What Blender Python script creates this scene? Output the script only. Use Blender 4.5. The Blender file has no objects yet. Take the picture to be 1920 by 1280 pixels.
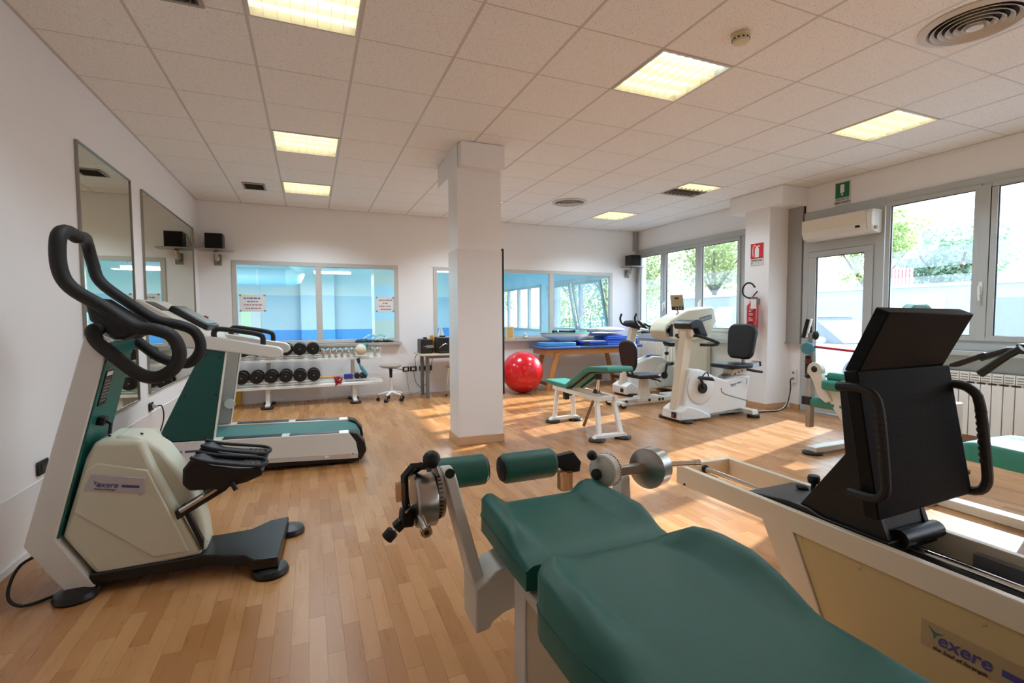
import bpy, bmesh, math, random
from mathutils import Vector as V, Matrix, Euler
D = bpy.data; S = bpy.context.scene; COL = S.collection
PI = math.pi
random.seed(7)

# ---------------------------------------------------------------- camera, light, exposure
cam = D.cameras.new('camera'); cam.sensor_width = 36.0; cam.lens = 36.0 * 915.36 / 1920
cam.clip_start = 0.05; cam.clip_end = 300
co = D.objects.new('camera', cam); COL.objects.link(co)
def cam_matrix(yaw, pitch, roll):
    cy, sy, cp, sp = math.cos(yaw), math.sin(yaw), math.cos(pitch), math.sin(pitch)
    f = V((-sy*cp, cy*cp, sp)); r = V((cy, sy, 0)); u = r.cross(f)
    c, s = math.cos(roll), math.sin(roll)
    r2 = c*r + s*u; u2 = -s*r + c*u; b = -f
    return Matrix(((r2.x, u2.x, b.x), (r2.y, u2.y, b.y), (r2.z, u2.z, b.z)))
co.matrix_world = Matrix.Translation((1.4859, -3.7725, 1.30)) @ cam_matrix(-.3923, -.0517, -.0053).to_4x4()
S.camera = co

W = D.worlds.new('sky'); S.world = W; W.use_nodes = True
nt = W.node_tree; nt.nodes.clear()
wo = nt.nodes.new('ShaderNodeOutputWorld'); bg = nt.nodes.new('ShaderNodeBackground')
ramp = nt.nodes.new('ShaderNodeValToRGB'); tc = nt.nodes.new('ShaderNodeTexCoord'); sx = nt.nodes.new('ShaderNodeSeparateXYZ')
nt.links.new(tc.outputs['Generated'], sx.inputs[0]); nt.links.new(sx.outputs['Z'], ramp.inputs[0])
ramp.color_ramp.elements[0].position = 0.0; ramp.color_ramp.elements[0].color = (.86, .93, 1, 1)
ramp.color_ramp.elements[1].position = 0.8; ramp.color_ramp.elements[1].color = (.62, .80, 1, 1)
nt.links.new(ramp.outputs[0], bg.inputs[0]); bg.inputs[1].default_value = 5.0
nt.links.new(bg.outputs[0], wo.inputs[0])

SUN_TO = V((1, .25, .5)).normalized()
sl = D.lights.new('sun', 'SUN'); sl.energy = 14.0; sl.angle = math.radians(.9); sl.color = (1, .985, 1)
so = D.objects.new('sun', sl); COL.objects.link(so); so.location = (30, 8, 15)
so.rotation_euler = SUN_TO.to_track_quat('Z', 'Y').to_euler()

LAMP_W = 15.0          # watts of one ceiling fixture
POOL_W = 62.0
vs = S.view_settings; vs.view_transform = 'Standard'; vs.look = 'None'; vs.gamma = 1.0
vs.use_curve_mapping = False; vs.exposure = 0.12

# ---------------------------------------------------------------- materials
def lin(h):
    h = h.lstrip('#'); o = []
    for i in (0, 2, 4):
        c = int(h[i:i+2], 16)/255
        o.append(c/12.92 if c <= .04045 else ((c+.055)/1.055)**2.4)
    return (*o, 1)
MATS = {}
def mat(name, col, rough=.5, metal=0.0, var=0.0, scale=6.0, bump=0.0, bscale=120.0, emit=0.0, coat=0.0, spec=.5, ecol=None):
    if name in MATS: return MATS[name]
    m = D.materials.new(name); m.use_nodes = True; n = m.node_tree.nodes; l = m.node_tree.links
    p = n['Principled BSDF']; c = lin(col)
    p.inputs['Base Color'].default_value = c; p.inputs['Roughness'].default_value = rough
    p.inputs['Metallic'].default_value = metal; p.inputs['Specular IOR Level'].default_value = spec
    if coat: p.inputs['Coat Weight'].default_value = coat; p.inputs['Coat Roughness'].default_value = .08
    if emit:
        p.inputs['Emission Color'].default_value = lin(ecol or col); p.inputs['Emission Strength'].default_value = emit
    t = n.new('ShaderNodeTexCoord')
    if var:
        nz = n.new('ShaderNodeTexNoise'); nz.inputs['Scale'].default_value = scale; nz.inputs['Detail'].default_value = 4
        l.new(t.outputs['Object'], nz.inputs['Vector'])
        mx = n.new('ShaderNodeMix'); mx.data_type = 'RGBA'
        mx.inputs[6].default_value = tuple(min(1, v*(1-var)) for v in c[:3]) + (1,)
        mx.inputs[7].default_value = tuple(min(1, v*(1+var)) for v in c[:3]) + (1,)
        l.new(nz.outputs[0], mx.inputs[0]); l.new(mx.outputs[2], p.inputs['Base Color'])
    if bump:
        nb = n.new('ShaderNodeTexNoise'); nb.inputs['Scale'].default_value = bscale; nb.inputs['Detail'].default_value = 3
        l.new(t.outputs['Object'], nb.inputs['Vector'])
        b = n.new('ShaderNodeBump'); b.inputs['Strength'].default_value = bump; b.inputs['Distance'].default_value = .004
        l.new(nb.outputs[0], b.inputs['Height']); l.new(b.outputs[0], p.inputs['Normal'])
    MATS[name] = m; return m

WALL = mat('white_wall_paint', '#f2efee', .55, var=.02, scale=2, bump=.08, bscale=180)
DADO = mat('gloss_white_dado', '#efecea', .22, var=.015, scale=2)
POOLW = mat('pool_white_paint', '#ecebe2', .5)
POOLL = mat('pool_light_blue_paint', '#c0d4da', .4)
POOLB = mat('pool_blue_paint', '#5b9fdd', .35)
BEIGE = mat('beige_paint', '#d8d2c0', .5)
ALU = mat('grey_window_aluminium', '#b9bcbb', .42, .15, var=.03)
ALUD = mat('grey_cover_metal', '#a9a6a1', .42, .25, var=.03)
RUBBER = mat('black_gasket', '#15161a', .6)
PVCW = mat('white_plastic', '#e8e6e0', .35)
CREAM = mat('cream_machine_shell', '#d8d4bd', .32, var=.02, bump=.05, bscale=300)
MWHITE = mat('machine_white_enamel', '#dfdbd2', .28, var=.015)
MWARM = mat('machine_warm_white_enamel', '#dccfbb', .3, var=.015)
BIKEW = mat('bike_white_shell', '#e4e4e2', .3, var=.01)
TEAL = mat('teal_enamel', '#0f6660', .38, var=.05)
TEALD = mat('dark_green_enamel', '#0d4a43', .4, var=.06)
TEALV = mat('teal_vinyl', '#2f8574', .42, var=.07, scale=9, bump=.25, bscale=420)
TEALF = mat('green_vinyl', '#1b6155', .36, var=.08, scale=8, bump=.3, bscale=500)
BELT = mat('teal_belt', '#2c6a63', .6, var=.08, scale=5, bump=.2, bscale=300)
FOAM = mat('black_foam', '#141211', .62, var=.15, scale=14, bump=.3, bscale=260)
BLACKP = mat('black_plastic', '#0d0d0e', .4, var=.1)
BLACKM = mat('black_enamel', '#0c0c0e', .36, var=.1)
BLACKV = mat('black_vinyl', '#0c0c0e', .42, var=.12, bump=.2, bscale=300)
DISCB = mat('black_rubber_disc', '#0f0e0e', .4, var=.15)
CHROME = mat('chrome', '#d9d9d6', .12, 1.0)
STEEL = mat('brushed_steel', '#a8a39c', .28, 1.0, var=.08, scale=30)
WOOD = mat('beech_wood', '#c98a4b', .4, var=.14, scale=5)
WOODB = mat('baseboard_oak', '#c9a07a', .45, var=.1, scale=5)
BLUEV = mat('blue_vinyl', '#3d5f94', .36, var=.05)
NAVY = mat('navy_mat_cover', '#1d2f73', .5, var=.08)
BLUEM = mat('royal_blue_mat', '#3a63d2', .5, var=.06)
SKYM = mat('sky_blue_mat', '#4d93d6', .45, var=.05)
REDB = mat('red_ball_rubber', '#d3101f', .22, var=.04, coat=.4)
REDP = mat('red_extinguisher_paint', '#c01420', .25, coat=.5)
PAPER = mat('white_paper', '#ecebea', .6)
INK = mat('dark_ink', '#20202a', .6)
INKP = mat('violet_ink', '#4a4a8c', .5)
INKR = mat('reddish_ink', '#a5606a', .6)
INKB = mat('blue_logo_ink', '#6f86c8', .5)
INKT = mat('teal_logo_ink', '#2a7d7a', .5)
RADC = mat('cream_radiator_enamel', '#e6dfca', .35)
RADW = mat('white_radiator_enamel', '#ebe9e4', .35)
GREYP = mat('grey_plastic', '#8f8d8a', .45)
SCREEN = mat('lcd_glass', '#8f9a92', .2)
WOODBAND = mat('yellow_bar', '#d9a43c', .4)

def glass_mat(name, tint, gloss=.06):
    m = D.materials.new(name); m.use_nodes = True; n = m.node_tree.nodes; l = m.node_tree.links; n.clear()
    o = n.new('ShaderNodeOutputMaterial'); t = n.new('ShaderNodeBsdfTransparent'); g = n.new('ShaderNodeBsdfGlossy')
    t.inputs[0].default_value = tint; g.inputs['Roughness'].default_value = .02
    f = n.new('ShaderNodeFresnel'); f.inputs[0].default_value = 1.45
    mu = n.new('ShaderNodeMath'); mu.operation = 'MULTIPLY'; mu.inputs[1].default_value = gloss*16
    mx = n.new('ShaderNodeMixShader'); l.new(f.outputs[0], mu.inputs[0]); l.new(mu.outputs[0], mx.inputs[0])
    l.new(t.outputs[0], mx.inputs[1]); l.new(g.outputs[0], mx.inputs[2]); l.new(mx.outputs[0], o.inputs[0]); return m
GLASS = glass_mat('window_glass', (.97, .985, .98, 1), .03)
GLASSP = glass_mat('pool_window_glass', (.96, .985, .985, 1), .02)
def film_mat():
    m = D.materials.new('frosted_film'); m.use_nodes = True; n = m.node_tree.nodes; l = m.node_tree.links; n.clear()
    o = n.new('ShaderNodeOutputMaterial'); t = n.new('ShaderNodeBsdfTransparent'); g = n.new('ShaderNodeBsdfTranslucent')
    g.inputs[0].default_value = (.72, .86, 1, 1); t.inputs[0].default_value = (.84, .92, 1, 1)
    mx = n.new('ShaderNodeMixShader'); mx.inputs[0].default_value = .085
    l.new(t.outputs[0], mx.inputs[1]); l.new(g.outputs[0], mx.inputs[2]); l.new(mx.outputs[0], o.inputs[0]); return m
FILM = film_mat()
def mirror_mat():
    m = D.materials.new('mirror_glass'); m.use_nodes = True; p = m.node_tree.nodes['Principled BSDF']
    p.inputs['Base Color'].default_value = (.66, .68, .58, 1); p.inputs['Metallic'].default_value = 1; p.inputs['Roughness'].default_value = .015
    return m
MIRROR = mirror_mat()
def floor_mat():
    m = D.materials.new('laminate_strip'); m.use_nodes = True; n = m.node_tree.nodes; l = m.node_tree.links
    p = n['Principled BSDF']; g = n.new('ShaderNodeNewGeometry'); s = n.new('ShaderNodeSeparateXYZ'); l.new(g.outputs['Position'], s.inputs[0])
    def M(op, a, b=None):
        q = n.new('ShaderNodeMath'); q.operation = op
        for i, v in enumerate((a, b)):
            if v is None: continue
            if isinstance(v, (int, float)): q.inputs[i].default_value = v
            else: l.new(v, q.inputs[i])
        return q.outputs[0]
    i = M('FLOOR', M('DIVIDE', s.outputs['X'], STRIP_W))
    off = M('FRACT', M('MULTIPLY', i, .6180339))
    j = M('FLOOR', M('ADD', M('DIVIDE', s.outputs['Y'], STRIP_L), off))
    c = n.new('ShaderNodeCombineXYZ'); l.new(i, c.inputs[0]); l.new(j, c.inputs[1])
    w = n.new('ShaderNodeTexWhiteNoise'); w.noise_dimensions = '2D'; l.new(c.outputs[0], w.inputs['Vector'])
    # grain: noise stretched along the strip
    mp = n.new('ShaderNodeMapping'); mp.inputs['Scale'].default_value = (38, 2.2, 1)
    l.new(g.outputs['Position'], mp.inputs[0]); ad = n.new('ShaderNodeVectorMath'); ad.operation = 'ADD'
    l.new(mp.outputs[0], ad.inputs[0]); sc = n.new('ShaderNodeVectorMath'); sc.operation = 'SCALE'; sc.inputs[3].default_value = 37
    l.new(w.outputs['Color'], sc.inputs[0]); l.new(sc.outputs[0], ad.inputs[1])
    nz = n.new('ShaderNodeTexNoise'); nz.inputs['Scale'].default_value = 1; nz.inputs['Detail'].default_value = 3; l.new(ad.outputs[0], nz.inputs['Vector'])
    v = M('ADD', M('MULTIPLY', w.outputs['Value'], .66), M('MULTIPLY', nz.outputs[0], .28))
    r = n.new('ShaderNodeValToRGB'); l.new(v, r.inputs[0])
    e = r.color_ramp.elements; e[0].position = .1; e[0].color = lin('#a26c3c'); e[1].position = .95; e[1].color = lin('#c39160')
    k = e.new(.5); k.color = lin('#b37e4d')
    l.new(r.outputs[0], p.inputs['Base Color'])
    rr = n.new('ShaderNodeMapRange'); rr.inputs[3].default_value = .22; rr.inputs[4].default_value = .36
    l.new(nz.outputs[0], rr.inputs[0]); l.new(rr.outputs[0], p.inputs['Roughness']); p.inputs['Specular IOR Level'].default_value = .5
    return m
STRIP_W, STRIP_L = .066, .43
FLOORM = floor_mat()
def tile_mat():
    m = D.materials.new('mineral_fibre_tile'); m.use_nodes = True; n = m.node_tree.nodes; l = m.node_tree.links
    p = n['Principled BSDF']; g = n.new('ShaderNodeNewGeometry')
    a = n.new('ShaderNodeTexNoise'); a.inputs['Scale'].default_value = 130; a.inputs['Detail'].default_value = 2
    b = n.new('ShaderNodeTexVoronoi'); b.inputs['Scale'].default_value = 95
    l.new(g.outputs['Position'], a.inputs['Vector']); l.new(g.outputs['Position'], b.inputs['Vector'])
    r = n.new('ShaderNodeValToRGB'); l.new(a.outputs[0], r.inputs[0])
    r.color_ramp.elements[0].position = .33; r.color_ramp.elements[0].color = lin('#dad2ca')
    r.color_ramp.elements[1].position = .42; r.color_ramp.elements[1].color = lin('#f6f2ee')
    l.new(r.outputs[0], p.inputs['Base Color']); p.inputs['Roughness'].default_value = .85
    bp = n.new('ShaderNodeBump'); bp.inputs['Strength'].default_value = .3; bp.inputs['Distance'].default_value = .003
    l.new(a.outputs[0], bp.inputs['Height']); l.new(bp.outputs[0], p.inputs['Normal']); return m
TILE = tile_mat()
TBAR = mat('ceiling_grid_enamel', '#cfc6bd', .45)
def leaf_mat(name, c1, c2):
    m = D.materials.new(name); m.use_nodes = True; n = m.node_tree.nodes; l = m.node_tree.links; p = n['Principled BSDF']
    g = n.new('ShaderNodeNewGeometry'); r = n.new('ShaderNodeValToRGB'); nz = n.new('ShaderNodeTexNoise'); nz.inputs['Scale'].default_value = 1.3
    l.new(g.outputs['Position'], nz.inputs['Vector']); l.new(nz.outputs[0], r.inputs[0])
    r.color_ramp.elements[0].position = .35; r.color_ramp.elements[0].color = lin(c1)
    r.color_ramp.elements[1].position = .65; r.color_ramp.elements[1].color = lin(c2)
    o = n['Material Output']; tr = n.new('ShaderNodeBsdfTranslucent'); mx = n.new('ShaderNodeMixShader'); mx.inputs[0].default_value = .5
    l.new(r.outputs[0], p.inputs['Base Color']); l.new(r.outputs[0], tr.inputs[0]); p.inputs['Roughness'].default_value = .6
    l.new(p.outputs[0], mx.inputs[1]); l.new(tr.outputs[0], mx.inputs[2]); l.new(mx.outputs[0], o.inputs[0])
    return m
LEAF = leaf_mat('leaf_green', '#7d9a62', '#b4c886')
LEAFD = leaf_mat('leaf_blue_green', '#7f9c8e', '#a7c0a6')
BARK = mat('bark', '#6b5846', .8, var=.2, bump=.5, bscale=40)
def quilt_mat():
    m = D.materials.new('black_quilted_vinyl'); m.use_nodes = True; n = m.node_tree.nodes; l = m.node_tree.links; p = n['Principled BSDF']
    p.inputs['Base Color'].default_value = lin('#08080a'); p.inputs['Roughness'].default_value = .5; p.inputs['Specular IOR Level'].default_value = .15
    t = n.new('ShaderNodeTexCoord'); b = n.new('ShaderNodeTexBrick'); b.offset = 0; b.inputs['Scale'].default_value = 1
    b.inputs['Brick Width'].default_value = .019; b.inputs['Row Height'].default_value = .019; b.inputs['Mortar Size'].default_value = .0016
    b.inputs['Color1'].default_value = b.inputs['Color2'].default_value = (1, 1, 1, 1); b.inputs['Mortar'].default_value = (0, 0, 0, 1)
    s = n.new('ShaderNodeSeparateXYZ'); c = n.new('ShaderNodeCombineXYZ'); l.new(t.outputs['Object'], s.inputs[0])
    l.new(s.outputs['X'], c.inputs[0]); l.new(s.outputs['Z'], c.inputs[1]); l.new(c.outputs[0], b.inputs['Vector'])
    bp = n.new('ShaderNodeBump'); bp.inputs['Strength'].default_value = .5; bp.inputs['Distance'].default_value = .002
    l.new(b.outputs['Color'], bp.inputs['Height']); l.new(bp.outputs[0], p.inputs['Normal']); return m
QUILT = quilt_mat()

# ---------------------------------------------------------------- geometry helpers
def catmull(pts, k):
    pts = [V(p) for p in pts]; out = []
    for i in range(len(pts)-1):
        p0 = pts[max(i-1, 0)]; p1 = pts[i]; p2 = pts[i+1]; p3 = pts[min(i+2, len(pts)-1)]
        for s in range(k):
            t = s/k
            out.append(.5*((2*p1)+(p2-p0)*t+(2*p0-5*p1+4*p2-p3)*t*t+(3*p1-p0-3*p2+p3)*t*t*t))
    out.append(pts[-1]); return out
def rootmat(o):
    while o.parent: o = o.parent
    return Matrix.Translation(o.location) @ o.rotation_euler.to_matrix().to_4x4()

class B:
    def __init__(s): s.bm = bmesh.new()
    def add(s, vs, fs):
        v = [s.bm.verts.new(p) for p in vs]
        for f in fs:
            try: s.bm.faces.new([v[i] for i in f])
            except ValueError: pass
        return s
    def obox(s, c, size, rot=None):
        c = V(c); h = V(size)/2
        R = rot.to_matrix() if isinstance(rot, Euler) else (rot or Matrix.Identity(3))
        vs = [c + R @ V((sx*h.x, sy*h.y, sz*h.z)) for sx in (-1, 1) for sy in (-1, 1) for sz in (-1, 1)]
        return s.add(vs, [(0,1,3,2),(4,6,7,5),(0,4,5,1),(2,3,7,6),(0,2,6,4),(1,5,7,3)])
    def box(s, x0, x1, y0, y1, z0, z1):
        return s.obox(((x0+x1)/2, (y0+y1)/2, (z0+z1)/2), (abs(x1-x0), abs(y1-y0), abs(z1-z0)))
    def prism(s, pts, ax, a, b):
        def P(p, t): return {'x': (t, p[0], p[1]), 'y': (p[0], t, p[1]), 'z': (p[0], p[1], t)}[ax]
        n = len(pts)
        return s.add([P(p, a) for p in pts]+[P(p, b) for p in pts],
            [tuple(range(n)), tuple(range(2*n-1, n-1, -1))]+[(i, (i+1) % n, n+(i+1) % n, n+i) for i in range(n)])
    def loft(s, rings, caps=True, closed=False):
        n = len(rings[0]); vs = [p for r in rings for p in r]; fs = []
        m = len(rings)
        for k in range(m if closed else m-1):
            a = k*n; b = ((k+1) % m)*n
            fs += [(a+i, a+(i+1) % n, b+(i+1) % n, b+i) for i in range(n)]
        if caps and not closed: fs += [tuple(range(n)), tuple(range(m*n-1, (m-1)*n-1, -1))]
        return s.add(vs, fs)
    def tube(s, pts, r, n=8, smooth=0, closed=False):
        pts = catmull(pts, smooth) if smooth else [V(p) for p in pts]
        m = len(pts); rr = r if isinstance(r, (list, tuple)) else [r]*m
        if len(rr) != m: rr = [rr[min(len(rr)-1, int(i*len(rr)/m))] for i in range(m)]
        rings = []; up = None
        for i, p in enumerate(pts):
            if closed: d = pts[(i+1) % m]-pts[i-1]
            else: d = pts[min(i+1, m-1)]-pts[max(i-1, 0)]
            d = d.normalized() if d.length > 1e-9 else V((0, 0, 1))
            if up is None: up = d.cross(V((0, 0, 1)) if abs(d.z) < .9 else V((1, 0, 0))).normalized()
            a = (up - d*up.dot(d)); a = a.normalized() if a.length > 1e-6 else d.orthogonal().normalized()
            up = a; b = d.cross(a)
            rings.append([p + rr[i]*(a*math.cos(2*PI*k/n)+b*math.sin(2*PI*k/n)) for k in range(n)])
        return s.loft(rings, closed=closed)
    def lathe(s, prof, c, d=(0, 0, 1), n=20, ring=False):
        c = V(c); d = V(d).normalized(); a = d.orthogonal().normalized(); b = d.cross(a)
        rings = [[c + d*h + max(r, 1e-5)*(a*math.cos(2*PI*k/n)+b*math.sin(2*PI*k/n)) for k in range(n)] for r, h in prof]
        return s.loft(rings, closed=ring)
    def cyl(s, p0, p1, r, r2=None, n=16):
        p0 = V(p0); p1 = V(p1); L = (p1-p0).length
        return s.lathe([(r, 0), (r if r2 is None else r2, L)], p0, p1-p0, n)
    def ell(s, c, rx, ry, rz, n=16, rot=None):
        m = n//2; rings = []
        R = rot.to_matrix() if rot else Matrix.Identity(3)
        for i in range(m+1):
            t = PI*i/m; rings.append([V(c)+R @ V((rx*max(math.sin(t), 1e-4)*math.cos(2*PI*k/n), ry*max(math.sin(t), 1e-4)*math.sin(2*PI*k/n), rz*math.cos(t))) for k in range(n)])
        return s.loft(rings)
    def done(s, name, m, parent=None, bevel=0.0, seg=2, sub=0, flat=False, kind=None, label=None, local=False, ang=35):
        bmesh.ops.remove_doubles(s.bm, verts=s.bm.verts, dist=1e-6)
        bmesh.ops.recalc_face_normals(s.bm, faces=s.bm.faces)
        if parent is not None and not local: bmesh.ops.transform(s.bm, matrix=rootmat(parent).inverted(), verts=s.bm.verts)
        me = D.meshes.new(name); s.bm.to_mesh(me); s.bm.free(); me.materials.append(m)
        if not flat:
            me.shade_smooth()
            try: me.set_sharp_from_angle(angle=math.radians(ang))
            except Exception: pass
        o = D.objects.new(name, me); COL.objects.link(o)
        if parent is not None: o.parent = parent
        if bevel:
            bv = o.modifiers.new('bevel', 'BEVEL'); bv.width = bevel; bv.segments = seg; bv.limit_method = 'ANGLE'; bv.angle_limit = math.radians(38)
            bv.harden_normals = False
            me.shade_smooth(); 
        if sub:
            sb = o.modifiers.new('subdivision', 'SUBSURF'); sb.levels = sub; sb.render_levels = sub
        if kind: o['kind'] = kind
        if label: o['label'] = label
        return o

def tag(o, label, cat, group=None):
    o['label'] = label; o['category'] = cat
    if group: o['group'] = group
    return o
def thing(name, label, cat, loc=(0, 0, 0), rotz=0.0, group=None):
    o = D.objects.new(name, None); COL.objects.link(o); o.location = loc; o.rotation_euler = (0, 0, rotz)
    o.empty_display_size = .1
    return tag(o, label, cat, group)
def dup(root, loc, rotz=None, label=None, group=None):
    def rec(o, par):
        c = o.copy(); COL.objects.link(c)
        if par is not None: c.parent = par
        for ch in [x for x in D.objects if x.parent == o and x != c]: rec(ch, c)
        return c
    r = root.copy(); COL.objects.link(r); r.location = loc
    if rotz is not None: r.rotation_euler = (0, 0, rotz)
    for ch in list(root.children): rec(ch, r)
    if label: r['label'] = label
    if group: r['group'] = group
    return r
def struct(o): o['kind'] = 'structure'; return o
def text(txt, size, origin, xd, yd, m, parent, name='lettering', ext=.0006, align='CENTER', shear=0, bold=0, local=False):
    cu = D.curves.new(name, 'FONT'); cu.body = txt; cu.size = size; cu.extrude = ext; cu.align_x = align; cu.align_y = 'CENTER'; cu.shear = shear; cu.offset = bold
    cu.resolution_u = 3
    t = D.objects.new(name, cu); COL.objects.link(t)
    me = D.meshes.new_from_object(t, depsgraph=bpy.context.evaluated_depsgraph_get())
    D.objects.remove(t); D.curves.remove(cu)
    x = V(xd).normalized(); y = V(yd).normalized(); z = x.cross(y); y = z.cross(x)
    Mx = Matrix.Translation(V(origin)) @ Matrix((x, y, z)).transposed().to_4x4()
    if parent is not None and not local: Mx = rootmat(parent).inverted() @ Mx
    me.transform(Mx); me.materials.clear(); me.materials.append(m)
    o = D.objects.new(name, me); COL.objects.link(o)
    if parent is not None: o.parent = parent
    return o
def roundrect(w, h, r, k=4):
    pts = []
    for cx, cy, a0 in ((w/2-r, h/2-r, 0), (-w/2+r, h/2-r, 90), (-w/2+r, -h/2+r, 180), (w/2-r, -h/2+r, 270)):
        for i in range(k+1):
            a = math.radians(a0+90*i/k); pts.append((cx+r*math.cos(a), cy+r*math.sin(a)))
    return pts
def slab(b, c, xd, yd, pts, t):
    """extrude a 2-d outline (in axes xd, yd about c) by thickness t along xd x yd, centred"""
    c = V(c); x = V(xd).normalized(); y = V(yd).normalized(); z = x.cross(y).normalized()
    n = len(pts)
    return b.add([c+x*p[0]+y*p[1]-z*t/2 for p in pts]+[c+x*p[0]+y*p[1]+z*t/2 for p in pts],
        [tuple(range(n-1, -1, -1)), tuple(range(n, 2*n))]+[(i, (i+1) % n, n+(i+1) % n, n+i) for i in range(n)])
# ================================================================ ROOM SHELL
X0, X1, YB, YF, H = .02, 7.67, 4.5, -6.0, 2.99
b = B(); b.box(-.13, 7.87, YF-.15, YB+.14, -.14, -.006)
floor = struct(b.done('floor', mat('screed', '#7a6047', .8)))
# laminate strips
strips = []
i0, i1 = int(X0/STRIP_W), int(X1/STRIP_W)
for i in range(i0, i1+1):
    off = (i*.6180339) % 1.0
    j = math.floor(YF/STRIP_L+off)
    while (j-off)*STRIP_L < YB:
        xa, xb = max(i*STRIP_W, X0), min((i+1)*STRIP_W, X1); ya, yb = max((j-off)*STRIP_L, YF), min((j+1-off)*STRIP_L, YB)
        if xb-xa > .01 and yb-ya > .01: strips.append((xa, xb, ya, yb, xb-xa > STRIP_W*.99 and yb-ya > STRIP_L*.99))
        j += 1
Ri = co.matrix_world.inverted()
def showsize(s):
    p = Ri @ V(((s[0]+s[1])/2, (s[2]+s[3])/2, 0)); d = -p.z
    if d < .5 or not s[4]: return 0
    u, v = 960+915.36*p.x/d, 640-915.36*p.y/d
    x, y = (s[0]+s[1])/2, (s[2]+s[3])/2
    if not (0 < u < 1920 and 0 < v < 1280): return 0
    if (1.95 < x < 4.2 and y < -1.9) or (.2 < x < 1.25 and -1.0 < y < -.3): return 0
    return 1/d**3
strips.sort(key=showsize, reverse=True)
b = B(); b.box(-STRIP_W/2+.0003, STRIP_W/2-.0003, -STRIP_L/2+.0004, STRIP_L/2-.0004, -.006, 0)
pl0 = b.done('plank', FLOORM, floor, flat=True)
first = True
for s in strips[:300]:
    o = pl0 if first else pl0.copy()
    if not first: COL.objects.link(o)
    first = False
    o.location = ((s[0]+s[1])/2, (s[2]+s[3])/2, 0)
b = B()
for s in strips[300:]: b.add([(s[0]+.0003, s[2]+.0004, 0), (s[1]-.0003, s[2]+.0004, 0), (s[1]-.0003, s[3]-.0004, 0), (s[0]+.0003, s[3]-.0004, 0)], [(0, 1, 2, 3)])
b.done('far_planks', FLOORM, floor, flat=True, kind='stuff')

# walls
struct(B().box(-.13, X0, YF, YB, 0, 3.12).done('wall_left', WALL))
W1 = (.44, 2.86, .89, 2.15); W2 = (3.46, 7.08, .89, 2.15)
b = B(); b.box(-.13, W1[0], YB, YB+.14, 0, 3.12); b.box(W1[1], W2[0], YB, YB+.14, 0, 3.12); b.box(W2[1], X1, YB, YB+.14, 0, 3.12)
for w in (W1, W2): b.box(w[0], w[1], YB, YB+.14, 0, w[2]); b.box(w[0], w[1], YB, YB+.14, w[3], 3.12)
struct(b.done('wall_back', WALL))
struct(B().box(-.13, 7.87, YF-.15, YF, 0, 3.12).done('wall_front', WALL))
FW = (1.8, 4.46, .9, 2.61)        # far window on the right wall
NT = 2.65
b = B(); b.box(X1, 7.87, FW[1], YB+.14, 0, 3.12); b.box(X1, 7.87, FW[0], FW[1], 0, FW[2]); b.box(X1, 7.87, FW[0], FW[1], FW[3], 3.12)
b.box(X1, 7.87, .84, FW[0], 0, 3.12); b.box(X1, 7.87, YF, .84, NT, 3.12); b.box(X1, 7.87, YF, -.1, 0, .93)
struct(b.done('wall_right', WALL))
# gloss dado on left and back walls
b = B(); b.box(X0, X0+.006, YF, YB, 0.0, .37); dl = struct(b.done('trim_1', DADO))
b = B(); b.box(X0, 7.2, YB-.006, YB, 0.0, .375); struct(b.done('trim_2', DADO))
b = B(); b.box(X0+.006, X0+.02, YF, YB-.006, 0.0, .035); struct(b.done('baseboard_left', DADO))
b = B(); b.box(X0+.02, X1, YB-.02, YB-.006, 0.0, .035); struct(b.done('baseboard_back', DADO))
b = B(); b.box(X1-.014, X1, 1.52, YB-.02, 0.0, .07); b.box(X1-.014, X1, .86, 1.0, 0, .07); b.box(X1-.014, X1, YF, -.12, 0, .07); struct(b.done('baseboard_right', WOODB))
# ---- free pillar
b = B(); b.box(2.857, 3.316, .93, 1.26, 0, 2.99); pil = struct(b.done('trim_3', WALL))
b = B(); b.box(2.85, 3.322, .924, 1.266, 0.0, 1.97); struct(b.done('pillar_cladding', DADO, pil))
b = B(); b.box(2.87, 3.318, .82, 1.75, 2.755, 2.985); struct(b.done('pillar_capital', WALL, pil))
b = B(); b.box(2.838, 3.334, .912, 1.278, 0.0, .085); struct(b.done('baseboard', WOODB, pil, bevel=.003))
b = B(); b.box(3.322, 3.334, .985, 1.235, .50, 1.98); struct(b.done('side_mirror', MIRROR, pil, label='narrow mirror seen edge-on'))
b = B(); b.box(3.322, 3.344, .926, .985, .49, 1.99); b.box(3.321, 3.338, 1.235, 1.25, .49, 1.99); struct(b.done('shadow_gap_strip', RUBBER, pil, label='black strip for the cladding shadow gap'))  # black strip stands for the shadow gap along the cladding edge
# ---- wall pillar by the far window and its capital
b = B(); b.box(7.27, X1, 1.06, 1.46, 0, 2.99); p2 = struct(b.done('trim_4', WALL))
b = B(); b.box(7.2, X1, .82, 1.68, 2.75, 2.985); struct(b.done('pillar_capital', WALL, p2))
b = B(); b.box(7.258, X1, 1.048, 1.472, 0.0, .075); struct(b.done('baseboard', WOODB, p2, bevel=.003))
# grey cover panel between pillar and door, vertical pipe casing in the far corner
b = B(); b.box(7.62, X1, .85, 1.06, .92, 2.75); cp = struct(b.done('trim_5', ALUD, bevel=.003))
struct(B().box(7.6, X1, .84, 1.06, .9, .92).done('ledge', ALUD, cp)); struct(B().box(7.655, 7.668, .838, .85, .0, 2.98).done('seal', RUBBER, cp))
b = B(); b.box(7.56, 7.62, 4.43, 4.49, 2.6, 2.98); struct(b.done('trim_6', ALUD))
# access panel in ceiling is one of the tiles

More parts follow.
